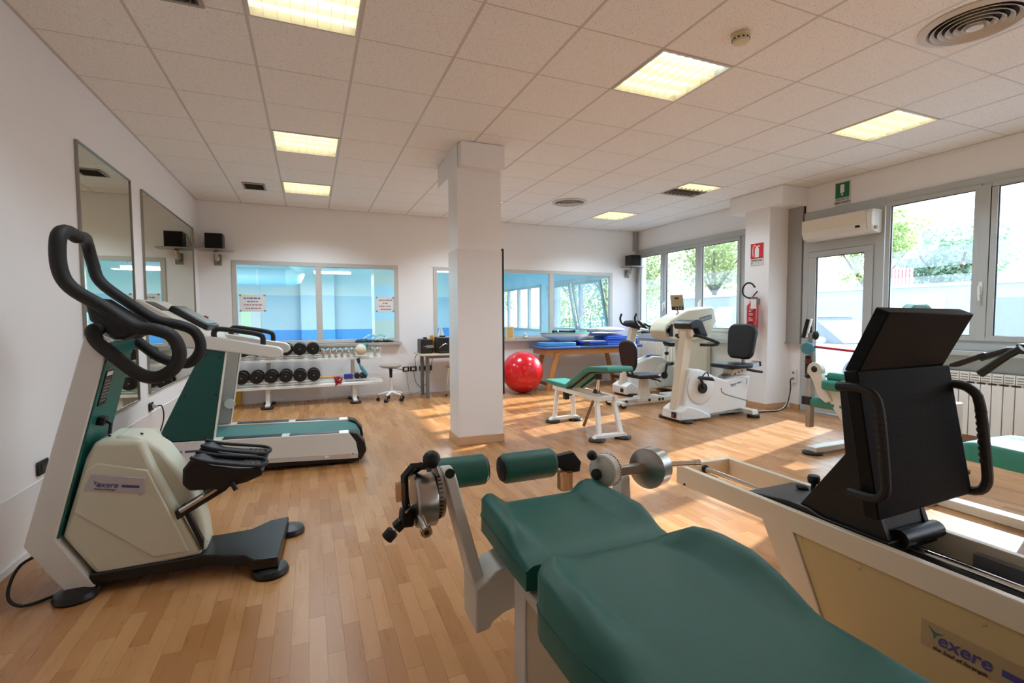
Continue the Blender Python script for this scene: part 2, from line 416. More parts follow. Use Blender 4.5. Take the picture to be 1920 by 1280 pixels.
# ---- ceiling
ceil = struct(B().box(-.13, 7.87, YF-.15, YB+.14, 3.06, 3.2).done('ceiling', mat('soffit', '#8d857c', .9)))
LIGHTS = [(2, -2), (2, 2), (2, 5), (6, -2), (6, 5), (10, -2), (10, 2), (10, 5)]
holes = set(LIGHTS)
b = B(); g = .0055
b.loft([[(g, g, .004), (.6-g, g, .004), (.6-g, .6-g, .004), (g, .6-g, .004)], [(g, g, .018), (.6-g, g, .018), (.6-g, .6-g, .018), (g, .6-g, .018)]])
t0 = b.done('ceiling_tile', TILE, ceil, flat=True)
first = True
for i in range(0, 13):
    for j in range(-10, 8):
        if (i, j) in holes: continue
        xa, xb = max(i*.6, X0), min((i+1)*.6, X1); ya, yb = j*.6, min((j+1)*.6, YB)
        o = t0 if first else t0.copy()
        if not first: COL.objects.link(o)
        first = False
        o.location = (xa, ya, H-.004); o.scale = ((xb-xa)/.6, (yb-ya)/.6, 1)
for i in range(1, 13): B().box(i*.6-.009, i*.6+.009, YF, YB, H-.001, H+.03).done('grid_runner', TBAR, ceil, flat=True)
for j in range(-9, 8): B().box(X0, X1, j*.6-.0095, j*.6+.0095, H+.001, H+.03).done('grid_runner', TBAR, ceil, flat=True)
for n_, (xa, xb, ya, yb) in enumerate([(X0, X0+.02, YF, YB), (X1-.02, X1, YF, YB), (X0, X1, YB-.02, YB), (X0, X1, YF, YF+.02)]): B().box(xa, xb, ya, yb, H-.003, H).done('edge_angle', TBAR, ceil, flat=True)

# ---- recessed louvre lights
LDIFF = mat('lamp_reflector_lit', '#fff8dc', .4, emit=.9, ecol='#fff6cc')
LTUBE = mat('lamp_tube', '#ffffff', .4, emit=2.6, ecol='#fffbe6')
LBLADE = mat('louvre_blade', '#f7f1da', .3, emit=.2, ecol='#fff3c0')
LDARK = mat('louvre_unlit', '#8f8a80', .35, .5)
FRAME = mat('light_frame', '#d6d1c6', .4)
blade_x = blade_y = None
def ceiling_light(i, j, label, half=False, lit=True, blue=False):
    x, y = i*.6, j*.6
    t = thing('ceiling_light', label, 'ceiling light', (x+.3, y+.3, H), 0, 'square louvred lights in the ceiling')
    b = B()
    for a in ((.006, .594, .006, .022), (.006, .594, .578, .594), (.006, .022, .022, .578), (.578, .594, .022, .578)): b.box(x+a[0], x+a[1], y+a[2], y+a[3], H-.006, H+.045)
    b.done('frame', FRAME, t)
    yb = y+.3 if half else y+.58
    B().box(x+.02, x+.58, y+(.155 if blue else .02), yb, H+.04, H+.05).done('reflector', LDIFF, t)
    if blue: B().box(x+.02, x+.58, y+.02, y+.155, H+.04, H+.05).done('reflector', mat('lamp_reflector_cold', '#dff6fa', .4, emit=.85, ecol='#cdeef5'), t, label='bluish tube bay')
    if half: B().box(x+.02, x+.58, y+.3, y+.58, H+.04, H+.05).done('reflector', LDARK, t, label='unlit half')
    for k in range(4):
        yy = y+.09+.14*k
        B().cyl((x+.03, yy, H+.028), (x+.57, yy, H+.028), .008, n=8).done('lamp_tube', LDARK if (half and k > 1) else LTUBE, t)
    for k in range(1, 4):
        B().prism([(y+.02+.14*k-.004, H+.034), (y+.02+.14*k+.004, H+.034), (y+.02+.14*k+.0015, H-.002), (y+.02+.14*k-.0015, H-.002)], 'x', x+.022, x+.578).done('louvre_blade', LDARK if (half and k > 1) else LBLADE, t, flat=True)
    for k in range(1, 8):
        xx = x+.02+.07*k
        B().box(xx-.0012, xx+.0012, y+.022, y+.3 if half else y+.578, H+.002, H+.024).done('louvre_blade', LBLADE, t, flat=True)
        if half: B().box(xx-.0012, xx+.0012, y+.3, y+.578, H+.002, H+.024).done('louvre_blade', LDARK, t, flat=True)
    if lit:
        al = D.lights.new('lamp_light', 'AREA'); al.shape = 'SQUARE'; al.size = .54; al.energy = LAMP_W*(.6 if half else 1)*(1.8 if j == 5 else 1.4 if (i == 10) else 1); al.color = (.70, .86, 1); al.spread = math.radians(130)
        ao = D.objects.new('lamp_light', al); COL.objects.link(ao); ao.location = (0, -.14 if half else 0, -.008); ao.parent = t
LL = {(2, -2): 'louvred ceiling light cut by the top edge of the picture', (2, 2): 'square louvred ceiling light in the middle of the row above the treadmill',
      (2, 5): 'square louvred ceiling light farthest back over the dumbbell rack, beside the small square vent', (6, -2): 'large louvred ceiling light with one bluish tube, next to the smoke detector',
      (6, 5): 'louvred ceiling light mostly hidden behind the free-standing pillar', (10, -2): 'louvred ceiling light nearest the windows above the door wall',
      (10, 2): 'half-unlit louvred ceiling light with a dark grey half', (10, 5): 'louvred ceiling light farthest back towards the window corner'}
for k in LIGHTS: ceiling_light(k[0], k[1], LL.get(k, 'louvred ceiling light behind the viewpoint'), half=(k == (10, 2)), blue=(k == (6, -2)))

# ---- round air diffusers, vents, smoke detector
DIFW = mat('diffuser_enamel', '#cfc8bf', .35); DARKV = mat('vent_dark', '#1c1a18', .8)
def diffuser(x, y, r, label):
    t = thing('air_diffuser', label, 'air vent', (x, y, H), 0, 'round ceiling air diffusers')
    B().lathe([(r, 0), (r, -.006), (r*.84, -.016), (r*.8, -.004)], (x, y, H-.001), n=40, ring=True).done('rim', DIFW, t)
    B().lathe([(r*.8, .0), (r*.8, -.003)], (x, y, H-.001), n=40).done('throat', DARKV, t)
    for k in range(5):
        ro = r*(.78-.135*k); B().lathe([(ro, -.021-.002*k), (ro-.003, -.023-.002*k), (ro-.022, -.006), (ro-.019, -.004)], (x, y, H), n=40, ring=True).done('cone_ring', DIFW, t)
    B().lathe([(r*.13, -.02), (r*.15, -.045), (.01, -.05)], (x, y, H+.01), n=24).done('hub', DIFW, t)
diffuser(8.5*.6, -3.5*.6, .26, 'big round white ring diffuser in the near right ceiling')
diffuser(8.5*.6, 4.5*.6, .26, 'round ring diffuser far back above the massage table')
def grille(x0, x1, y0, y1, n, label, along):
    t = thing('ceiling_vent', label, 'air vent', ((x0+x1)/2, (y0+y1)/2, H))
    B().box(x0+.02, x1-.02, y0+.02, y1-.02, H-.0035, H-.002).done('backing', DARKV, t)
    b = B()
    for a in ((x0, x1, y0, y0+.022), (x0, x1, y1-.022, y1), (x0, x0+.022, y0+.022, y1-.022), (x1-.022, x1, y0+.022, y1-.022)): b.box(*a, H-.014, H-.003)
    b.done('frame', mat('vent_frame', '#a39b90', .45), t)
    for k in range(n):
        if along == 'x':
            yy = y0+.03+(y1-y0-.06)*k/(n-1); B().obox(((x0+x1)/2, yy, H-.009), (x1-x0-.044, .012, .002), Euler((.6, 0, 0))).done('slat', mat('vent_slat', '#5b554c', .5), t, flat=True)
        else:
            xx = x0+.03+(x1-x0-.06)*k/(n-1); B().obox((xx, (y0+y1)/2, H-.009), (.012, y1-y0-.044, .002), Euler((0, .6, 0))).done('slat', mat('vent_slat', '#5b554c', .5), t, flat=True)
grille(.74, 1.0, 3.22, 3.54, 9, 'small dark square vent beside the farthest row of ceiling lights', 'x')
grille(.62, 1.0, -.86, -.6, 12, 'dark slotted vent cut by the top edge of the picture', 'y')
t = thing('smoke_detector', 'small cream smoke detector on the ceiling', 'smoke detector', (6.55*.6, -2.5*.6, H))
c = (6.55*.6, -2.5*.6, H-.004)
B().lathe([(.055, 0), (.055, -.012), (.05, -.014)], c, n=28).done('base', mat('aged_plastic', '#d8ceab', .45), t)
B().lathe([(.047, -.012), (.05, -.03), (.044, -.046), (.02, -.052)], c, n=28).done('head', mat('aged_plastic', '#d8ceab', .45), t)
for k in range(12):
    a = 2*PI*k/12; B().obox((c[0]+.0495*math.cos(a), c[1]+.0495*math.sin(a), c[2]-.03), (.004, .012, .008), Euler((0, 0, a))).done('slot', DARKV, t, flat=True)

# ================================================================ WINDOWS
def frame_rect(b, ax, pos, th, u0, u1, z0, z1, w, wt=None, wb=None):
    """rectangular frame in the wall plane; ax 'y' -> wall faces y, u = x ; ax 'x' -> wall faces x, u = y"""
    wt = w if wt is None else wt; wb = w if wb is None else wb
    R = [(u0, u1, z1-wt, z1), (u0, u1, z0, z0+wb), (u0, u0+w, z0+wb, z1-wt), (u1-w, u1, z0+wb, z1-wt)]
    for a in R:
        if ax == 'y': b.box(a[0], a[1], pos, pos+th, a[2], a[3])
        else: b.box(pos, pos+th, a[0], a[1], a[2], a[3])
    return b
# window_1: two fixed panes to the pool
def pool_window(name, x0, x1, z0, z1, muls):
    b = B(); frame_rect(b, 'y', YB-.012, .07, x0, x1, z0, z1, .062, .06, .05)
    for m in muls: b.box(m-.045, m+.045, YB-.012, YB+.058, z0+.05, z1-.06)
    w = struct(b.done(name, mat('pool_window_frame', '#c9c4bc', .4), bevel=.004))
    e = [x0+.062]+[v for m in muls for v in (m-.045, m+.045)]+[x1-.062]
    for k in range(0, len(e), 2):
        g_ = B().box(e[k], e[k+1], YB+.02, YB+.026, z0+.05, z1-.06).done('glass_pane', GLASSP, w, flat=True); g_['kind'] = 'structure'
    B().box(x0-.03, x1+.03, YB-.09, YB-.012, z0-.05, z0-.005).done('window_sill', mat('stone_sill', '#b9b0a7', .35), w, bevel=.004)
    B().box(x0-.06, x1+.06, YB-.01, YB-.0, z1, z1+.012).done('upper_trim', WALL, w)
    return w
w1 = pool_window('window_1', *W1, [1.63]); w2 = pool_window('window_2', *W2, [4.7, 5.72])

# window_3: three casements on the far right wall
b = B(); frame_rect(b, 'x', X1-.03, .1, FW[0], FW[1], FW[2], FW[3], .07, .1, .13)
w3 = struct(b.done('window_3', ALU, bevel=.004))
def sash(par, ax_x, y0, y1, z0, z1, w, handle=None, films=True, th=.055):
    b = B(); frame_rect(b, 'x', ax_x, th, y0, y1, z0, z1, w)
    s = b.done('sash', ALU, par, bevel=.004)
    b = B(); frame_rect(b, 'x', ax_x+.018, .012, y0+w-.001, y1-w+.001, z0+w-.001, z1-w+.001, .008); b.done('gasket', RUBBER, s, flat=True)
    B().box(ax_x+.02, ax_x+.026, y0+w, y1-w, z0+w, z1-w).done('glass_pane', GLASS, s, flat=True)
    if films:
        for a, c_ in ((1.805, 2.006), (max(z0+w, .2), 1.71)):
            B().add([(ax_x+.0268, y0+w+.008, a), (ax_x+.0268, y1-w-.008, a), (ax_x+.0268, y1-w-.008, c_), (ax_x+.0268, y0+w+.008, c_)], [(0, 1, 2, 3)]).done('frosted_film', FILM, s, flat=True)
    if handle is not None:
        yy, zz = handle
        b = B(); b.obox((ax_x-.006, yy, zz), (.012, .03, .13)); b.tube([(ax_x-.006, yy, zz+.02), (ax_x-.04, yy, zz+.02), (ax_x-.045, yy, zz-.01), (ax_x-.042, yy-.005, zz-.12)], .009, 8)
        b.done('handle', PVCW, s, bevel=.002)
    return s
zt, zb = FW[3]-.1, FW[2]+.13
for (a, c_, hd) in ((3.66, 4.39, None), (2.76, 3.62, 3.59), (1.87, 2.72, 2.69)):
    sash(w3, X1-.05, a, c_, zb, zt, .055, (hd, 1.5) if hd else None)
B().box(X1-.05, X1+.05, 3.62, 3.66, zb, zt).done('mullion', ALU, w3); B().box(X1-.05, X1+.05, 2.72, 2.76, zb, zt).done('mullion', ALU, w3)
B().box(X1-.11, X1-.03, FW[0]-.02, FW[1], FW[2]-.045, FW[2]).done('window_sill', ALU, w3, bevel=.003)

# door_1 and window_4 : the glazed near part of the right wall
b = B(); b.box(X1-.03, X1+.06, .755, .84, 0, NT); b.box(X1-.03, X1+.06, -.16, -.055, 0, NT); b.box(X1-.03, X1+.06, -.055, .755, 2.125, NT)
d1 = struct(b.done('door_1', ALU, bevel=.004))
b = B(); frame_rect(b, 'x', X1-.045, .06, -.05, .75, .03, 2.12, .1, .075, .32)
leaf = b.done('door_leaf', ALU, d1, bevel=.005)
b = B(); frame_rect(b, 'x', X1-.028, .014, .049, .651, .349, 2.046, .009); b.done('gasket', RUBBER, leaf, flat=True)
B().box(X1-.025, X1-.019, .05, .65, .35, 2.045).done('glass_pane', GLASS, leaf, flat=True)
for a, c_ in ((1.805, 2.006), (.36, 1.71)): B().add([(X1-.0183, .06, a), (X1-.0183, .64, a), (X1-.0183, .64, c_), (X1-.0183, .06, c_)], [(0, 1, 2, 3)]).done('frosted_film', FILM, leaf, flat=True)
b = B(); b.obox((X1-.052, .70, 1.05), (.014, .04, .2)); b.tube([(X1-.05, .70, 1.05), (X1-.1, .70, 1.05), (X1-.105, .66, 1.05), (X1-.105, .57, 1.05)], .011, 8); b.done('door_handle', BLACKP, leaf, bevel=.003)
B().box(X1-.06, X1+.1, -.1, .8, 0, .022).done('threshold', ALUD, d1)
b = B(); b.box(X1-.03, X1+.06, YF, -.16, 2.56, NT); b.box(X1-.03, X1+.06, YF, -.16, .93, 1.03)
w4 = struct(b.done('window_4', ALU, bevel=.004))
for k in range(6):
    a = -.18-.94*k
    sash(w4, X1-.05, a-.86, a, 1.03, 2.575, .05, (a-.89, 1.55) if k < 5 else None)
    if k < 5: B().box(X1-.05, X1+.05, a-.94, a-.86, 1.03, 2.56).done('mullion', ALU, w4)
B().box(X1-.16, X1-.03, YF, -.17, .885, .93).done('window_sill', ALU, w4, bevel=.003)
B().box(X1-.022, X1-.001, YF, -.17, .72, .885).done('apron_panel', ALU, w4)

# ================================================================ OUTSIDE
struct(B().box(7.87, 60, -30, 60, -.3, -.12).done('trim_7', mat('asphalt', '#74767a', .8, var=.06, scale=.6)))
def leaves(b, c, rx, ry, rz, n, s, rnd):
    for _ in range(n):
        while True:
            p = V((rnd.uniform(-1, 1), rnd.uniform(-1, 1), rnd.uniform(-1, 1)))
            if .25 < p.length < 1: break
        q = V((c[0]+p.x*rx, c[1]+p.y*ry, c[2]+p.z*rz)); k = s*rnd.uniform(.6, 1.3)
        a = V((rnd.uniform(-1, 1), rnd.uniform(-1, 1), rnd.uniform(-1, 1))).normalized(); d = a.orthogonal().normalized(); e = a.cross(d)
        b.add([q-d*k, q-e*k*.5, q+d*k, q+e*k*.5], [(0, 1, 2, 3)])
def tree(x, y, h, r, label, m, n=4200, seed=1, s=.095):
    rnd = random.Random(seed)
    t = thing('tree', label, 'tree', (x, y, -.12), 0, 'trees outside the windows')
    b = B(); b.tube([(x, y, -.12), (x+.05, y, h*.3), (x-.04, y+.05, h*.6)], [.16, .13, .09], 8)
    for k in range(5):
        a = k*1.3; b.tube([(x, y, h*.35), (x+.5*r*math.cos(a), y+.5*r*math.sin(a), h*.65)], [.07, .03], 6)
    b.done('trunk', BARK, t)
    b = B()
    for k in range(9):
        a = rnd.uniform(0, 2*PI); rr = rnd.uniform(0, .6)*r; zz = rnd.uniform(.34, .85)*h
        leaves(b, (x+rr*math.cos(a), y+rr*math.sin(a), zz), r*.5, r*.5, h*.17, n//9, s, rnd)
    b.done('foliage', m, t, flat=True, kind='stuff')
for k, (x, y, h, r, l, m) in enumerate([
    (20.6, 5.4, 4.9, 1.9, 'round bluish-green tree behind the first near window', LEAFD), (22, 1.2, 4.1, 2.0, 'low pale tree seen through the window at the right edge', LEAFD),
    (22.5, 9.0, 5.8, 2.2, 'leafy tree seen through the glazed door', LEAF), (19.8, 14.6, 6.6, 2.6, 'sunlit leafy tree behind the far window pane nearest the fire extinguisher', LEAF),
    (20.2, 20.5, 6.9, 2.6, 'tall leafy tree behind the middle pane of the far window', LEAF), (21.5, 26.6, 7.0, 2.7, 'tall bluish tree behind the left pane of the far window', LEAFD),
    (14.5, 31, 6.0, 2.5, 'leafy tree outside the pool windows', LEAF), (23, 34, 7, 3, 'distant tree beyond the pool windows', LEAFD)]):
    tree(x, y, h, r, l, m, seed=k+3)
rnd = random.Random(5)
hg = thing('hedge', 'long clipped hedge outside below the trees of the far window', 'hedge', (16.1, 22, -.12))
b = B()
for k in range(9): leaves(b, (16.1, 15.2+k*1.2, 1.35), .6, .9, 1.5, 300, .10, rnd)
b.done('foliage', LEAF, hg, flat=True, kind='stuff')
b = B()
for k in range(9): b.tube([(16.1, 15.2+k*1.2, -.12), (16.15, 15.25+k*1.2, 1.2)], [.05, .03], 6)
b.done('stems', BARK, hg, kind='stuff')
gw = thing('garden_wall', 'pale low outbuilding wall across the yard with a white door', 'wall', (17.2, 3, -.12))
b = B(); b.box(17.2, 17.5, -12, 14, -.12, 2.05); b.done('wall_body', mat('grey_render', '#9aa3ad', .7, var=.05, scale=.7), gw)
B().box(17.12, 17.62, -12, 14, 2.05, 2.13).done('coping', PVCW, gw)
B().box(17.14, 17.2, 3.9, 4.6, -.1, 1.75).done('door', PVCW, gw, label='white door'); B().box(17.15, 17.2, 2.0, 3.0, -.1, 1.7).done('opening', mat('slate_door', '#6c7685', .6), gw, label='dark slate doorway')
rg = thing('red_gate', 'red slatted gate beyond the yard wall', 'gate', (18.9, 6.0, -.12))
for k in range(9): B().box(18.9, 18.94, 5.6+.1*k, 5.67+.1*k, -.1, 2.75).done('slat', mat('red_gate_paint', '#e59aa2', .5), rg, flat=True)
B().box(18.94, 18.99, 5.58, 6.5, .4, .5).done('rail', mat('red_gate_paint', '#e59aa2', .5), rg); B().box(18.94, 18.99, 5.58, 6.5, 2.3, 2.4).done('rail', mat('red_gate_paint', '#e59aa2', .5), rg)
# parked car
cr = thing('parked_car', 'pale silver car parked outside the glazed door', 'car', (11.6, 3.4, -.12))
CARP = mat('car_paint', '#c5ccd4', .2, .4, coat=.6); CARG = mat('car_glass', '#39424c', .06)
z0 = -.12
pr = [(1.3, .25), (1.3, .62), (1.45, .74), (2.4, .86), (5.2, .86), (5.35, .6), (5.3, .28)]
B().prism([(p[0], p[1]+z0) for p in pr], 'x', 10.8, 12.45).done('body', CARP, cr, bevel=.06, seg=3)
cb = [(2.35, .86), (3.1, 1.36), (4.55, 1.38), (5.15, .86)]
B().loft([[(10.82, p[0], p[1]+z0) if p[1] < .9 else (10.98, p[0], p[1]+z0) for p in cb], [(12.43, p[0], p[1]+z0) if p[1] < .9 else (12.27, p[0], p[1]+z0) for p in cb]]).done('cabin', CARG, cr, bevel=.03)
B().box(11.0, 12.25, 3.1, 4.55, 1.365+z0, 1.40+z0).done('roof', CARP, cr, bevel=.015)
for xx in (10.78, 12.28):
    for yy in (2.05, 4.5):
        w_ = B().cyl((xx, yy, .31+z0), (xx+.19, yy, .31+z0), .31, n=24).done('wheel', RUBBER, cr, bevel=.03)
        B().cyl((xx-.006, yy, .31+z0), (xx+.196, yy, .31+z0), .19, n=20).done('wheel_rim', STEEL, w_)
B().ell((10.74, 2.75, .92+z0), .06, .1, .07).done('wing_mirror', CARP, cr); B().box(11.0, 11.3, 1.27, 1.3, .55+z0, .68+z0).done('headlamp', PVCW, cr); B().box(11.95, 12.25, 1.27, 1.3, .55+z0, .68+z0).done('headlamp', PVCW, cr)

# ================================================================ POOL ROOM behind the back wall
PY = 12.5
def bands(name, make, z1, z2, top=3.0, cols=(POOLB, POOLL, POOLW)):
    lo, hi = 0, top; base = None
    for a, c_, m in ((-.1, z1, cols[0]), (z1, z2, cols[1]), (z2, top, cols[2])):
        b = B(); make(b, a, c_); o = b.done(name if base is None else 'paint_band', m, base)
        if base is None: base = struct(o)
    return base
bands('wall_pool_back', lambda b, a, c_: b.box(-3, 7.87, PY, PY+.2, a, c_), .92, 1.96)
bands('wall_pool_left', lambda b, a, c_: b.box(-3.2, -3, 4.64, PY+.2, a, c_), .92, 1.96)
bands('trim_8', lambda b, a, c_: b.box(1.25, 2.2, PY-.35, PY, a, c_), .92, 1.96)
bands('trim_9', lambda b, a, c_: b.box(3.0, 3.62, 8.9, 9.5, a, c_), 1.21, 2.1, cols=(BEIGE, POOLL, BEIGE))
# side wall with windows
def pool_side(b):
    b.box(7.67, 7.87, 4.64, 5.35, -.1, 3.0); b.box(7.67, 7.87, 8.15, 8.95, -.1, 3.0); b.box(7.67, 7.87, 12.3, PY+.2, -.1, 3.0)
    for a, c_ in ((5.35, 8.15), (8.95, 12.3)): b.box(7.67, 7.87, a, c_, -.1, .86); b.box(7.67, 7.87, a, c_, 2.2, 3.0)
b = B(); pool_side(b); ws = struct(b.done('wall_pool_right', POOLL))
struct(B().box(-3.2, 7.87, 4.64, PY+.2, -.3, -.1).done('floor_pool', mat('pool_deck_tile', '#a9cfe0', .3)))
struct(B().box(-3.2, 7.87, 4.64, PY+.2, 3.0, 3.1).done('ceiling_pool', POOLW))
wat = struct(B().box(-1.5, 6.6, 6.2, 11.6, -.1, -.06).done('trim_10', mat('pool_water', '#5fc3ea', .05)))
b = B(); frame_rect(b, 'x', 7.64, .08, 5.35, 8.15, .86, 2.2, .07); b.box(7.64, 7.72, 6.7, 6.8, .93, 2.13); wp = struct(b.done('window_5', ALU))
for a, c_ in ((5.42, 6.7), (6.8, 8.08)):
    b = B(); frame_rect(b, 'x', 7.6, .05, a+.01, c_-.01, .94, 2.12, .06)
    # bottom-hung sash tipped into the room
    R = Matrix.Translation((7.62, 0, .96)) @ Matrix.Rotation(-.2, 4, 'Y') @ Matrix.Translation((-7.62, 0, -.96))
    bmesh.ops.transform(b.bm, matrix=R, verts=b.bm.verts); s_ = b.done('sash', ALU, wp)
    b = B(); b.box(7.62, 7.626, a+.07, c_-.07, 1.0, 2.06); bmesh.ops.transform(b.bm, matrix=R, verts=b.bm.verts); b.done('glass_pane', GLASS, s_, flat=True)
b = B(); frame_rect(b, 'x', 7.64, .08, 8.95, 12.3, .86, 2.2, .07)
for m in (9.8, 10.6, 11.45): b.box(7.64, 7.72, m-.05, m+.05, .93, 2.13)
wq = struct(b.done('window_6', ALU))
for a, c_ in ((9.02, 9.75), (9.85, 10.55), (10.65, 11.4), (11.5, 12.23)):
    B().box(7.67, 7.676, a, c_, .93, 2.13).done('glass_pane', GLASS, wq, flat=True)
t = thing('ventilation_duct', 'fat pale ventilation duct under the pool-hall ceiling', 'duct', (-.3, 10, 2.3))
DUCT = mat('duct_paint', '#bddbe1', .35)
B().cyl((-2.9, 10, 2.32), (.95, 10, 2.32), .22, n=32).done('pipe', DUCT, t)
B().tube([(.95, 10, 2.32), (1.1, 10, 2.34), (1.2, 10.05, 2.45), (1.22, 10.1, 2.99)], [.22, .225, .2, .17], 24, 4).done('elbow', mat('duct_paint_pale', '#d3ece9', .35), t)
for xx in (-1.2, .3): B().cyl((xx, 10, 2.32), (xx+.03, 10, 2.32), .226, n=32).done('collar', PVCW, t)
def pool_lamp(x0, x1, y, label):
    t = thing('tube_light', label, 'light', ((x0+x1)/2, y, 2.55), 0, 'tube lights in the pool hall')
    B().box(x0, x1, y-.05, y+.05, 2.5, 2.56).done('housing', PVCW, t); B().cyl((x0+.02, y, 2.47), (x1-.02, y, 2.47), .035, n=12).done('tube', mat('pool_tube', '#ffffff', .4, emit=4), t)
    for xx in (x0+.15, x1-.15): B().cyl((xx, y, 2.56), (xx, y, 3.0), .006, n=6).done('hanger', STEEL, t)
    al = D.lights.new('tube_glow', 'AREA'); al.shape = 'RECTANGLE'; al.size = 1.2; al.size_y = .2; al.energy = POOL_W; al.color = (1, .96, .9)
    ao = D.objects.new('tube_glow', al); COL.objects.link(ao); ao.location = (0, 0, -.13); ao.parent = t
pool_lamp(1.6, 2.55, 10.0, 'bright tube light in the pool hall seen through the middle of the left window')
pool_lamp(4.4, 5.4, 8.6, 'tube light added to light the pool hall, hidden by the pillar')  # unseen lamp, added to light the pool hall
pool_lamp(-1.4, -.3, 8.0, 'unseen tube light added to light the pool hall at the left')  # another added lamp out of view, brightens the pool hall
t = thing('pool_ladder', 'bent chrome pool ladder rails behind the left window', 'ladder', (2.75, 8.6, -.1))
for dx in (0, .22):
    B().tube([(2.2+dx, 8.8, .2), (2.55+dx, 8.7, .62), (2.78+dx, 8.6, .83), (2.92+dx, 8.6, .84), (3.0+dx, 8.6, .70), (3.0+dx, 8.6, -.1)], .022, 8, 4).done('rail', CHROME, t)
for k in range(3): B().box(2.24+.12*k, 2.44+.12*k, 8.74, 8.8, .22+.13*k, .24+.13*k).done('step', PVCW, t)
struct(B().box(-.45, .15, PY-.05, PY-.002, -.1, 2.25).done('door_2', PVCW)); dd = D.objects['door_2']
B().box(-.38, -.1, PY-.058, PY-.05, .3, 1.55).done('glass_pane', mat('backlit_pane_green', '#d7f0c0', .2), dd)  # opaque pale green, daylight behind the glass put into the colour
t = thing('exit_sign', 'small green lit sign over the pool-hall door', 'sign', (-.2, PY-.06, 1.9))
B().box(-.34, -.02, PY-.075, PY-.055, 1.83, 1.98).done('plate', mat('exit_green', '#b6e04a', .4, emit=.6), t)
# ================================================================ WALL-MOUNTED THINGS
def mirror(y0, y1, z0, z1, label):
    t = thing('wall_mirror', label, 'mirror', (X0, (y0+y1)/2, z0), 0, 'mirrors on the left wall')
    B().box(X0+.001, X0+.012, y0+.008, y1-.008, z0+.008, z1-.008).done('mirror_glass', MIRROR, t, flat=True)
    b = B(); frame_rect(b, 'x', X0+.001, .02, y0, y1, z0, z1, .009); b.done('frame', mat('mirror_trim', '#9a968d', .35, .5), t)
mirror(.53, 1.62, .55, 2.53, 'tall narrow wall mirror behind the stepper handlebars')
mirror(1.94, 4.15, .56, 2.53, 'wide wall mirror next to the back corner behind the treadmill')

def speaker_shelf(x, side, label_s, label_b):
    t = thing('speaker_bracket', label_b, 'bracket', (x, YB, 2.2), 0, 'speaker wall brackets')
    b = B()
    slab(b, (x, YB-.2, 2.26), (1, 0, 0), (0, 1, 0), roundrect(.46, .34, .12, 6), .012); b.done('shelf', STEEL, t, bevel=.002)
    B().box(x-.05, x+.05, YB-.012, YB-.0, 2.06, 2.22).done('wall_plate', GREYP, t, bevel=.003)
    b = B(); b.tube([(x, YB-.01, 2.12), (x, YB-.09, 2.15), (x, YB-.14, 2.25)], .028, 8); b.ell((x, YB-.08, 2.16), .04, .04, .05); b.done('arm', STEEL, t)
    B().tube([(x-.2*side, YB-.06, 2.262), (x-.11*side, YB-.09, 2.49)], .004, 6).done('strap', GREYP, t)
    s = thing('loudspeaker', label_s, 'speaker', (x, YB-.2, 2.266), 0, 'black loudspeakers on wall brackets')
    B().box(x-.11, x+.11, YB-.31, YB-.1, 2.267, 2.485).done('cabinet', BLACKP, s, bevel=.008)
    B().box(x-.1, x+.1, YB-.318, YB-.31, 2.277, 2.475).done('grille', mat('speaker_cloth', '#0c0c0d', .9, bump=.5, bscale=600), s, bevel=.004)
speaker_shelf(.27, 1, 'black cube loudspeaker on a bracket in the left back corner', 'steel speaker bracket with oval shelf in the left back corner')
b_x = 7.42
speaker_shelf(b_x, -1, 'black cube loudspeaker on a bracket in the right back corner by the far window', 'steel speaker bracket in the right back corner above the blue mats')

# split air conditioner
t = thing('air_conditioner', 'white split air conditioner above the glazed door', 'air conditioner', (X1-.03, .3, 2.24))
pr = [(X1-.03, 2.245), (X1-.03, 2.515), (X1-.19, 2.515), (X1-.225, 2.48), (X1-.225, 2.35), (X1-.19, 2.27), (X1-.12, 2.245)]
B().prism([(p[0], p[1]) for p in pr], 'y', -.07, .73).done('casing', PVCW, t, bevel=.012, seg=3)
B().prism([(p[0], p[1]) for p in pr], 'y', -.135, -.073).done('end_cap', PVCW, t, bevel=.012, seg=3)
B().box(X1-.2295, X1-.222, -.06, .72, 2.362, 2.505).done('front_panel', mat('ac_panel', '#e6dccb', .3), t, bevel=.003)
B().prism([(X1-.227, 2.355), (X1-.222, 2.36), (X1-.16, 2.262), (X1-.166, 2.258)], 'y', -.06, .70).done('flap', PVCW, t)
B().box(X1-.224, X1-.205, .0, .05, 2.318, 2.343).done('display', RUBBER, t)
B().cyl((X1-.16, -.136, 2.3), (X1-.16, -.15, 2.3), .02, n=14).done('pipe_cap', mat('brown_cap', '#9a7f5c', .5), t)

# emergency exit sign
t = thing('exit_notice', 'green and white emergency exit sign above the air conditioner', 'sign', (X1-.01, .35, 2.65))
B().box(X1-.012, X1-.002, .256, .446, 2.66, 2.95).done('plate', mat('sign_grey_white', '#d5d3cb', .4), t)
B().box(X1-.0145, X1-.012, .266, .436, 2.755, 2.94).done('green_field', mat('sign_green', '#0d6a42', .4), t)
B().box(X1-.0165, X1-.0145, .327, .375, 2.815, 2.915).done('door_symbol', mat('sign_white', '#e8e6df', .4), t)
B().prism([(.351-.014, 2.803), (.351+.014, 2.803), (.351, 2.772)], 'x', X1-.0165, X1-.0145).done('arrow', mat('sign_white', '#e8e6df', .4), t)
for k, s_ in enumerate(('USCITA DI', 'EMERGENZA')): text(s_, .034, (X1-.0125, .351, 2.733-.038*k), (0, -1, 0), (0, 0, 1), INK, t, bold=.0008)
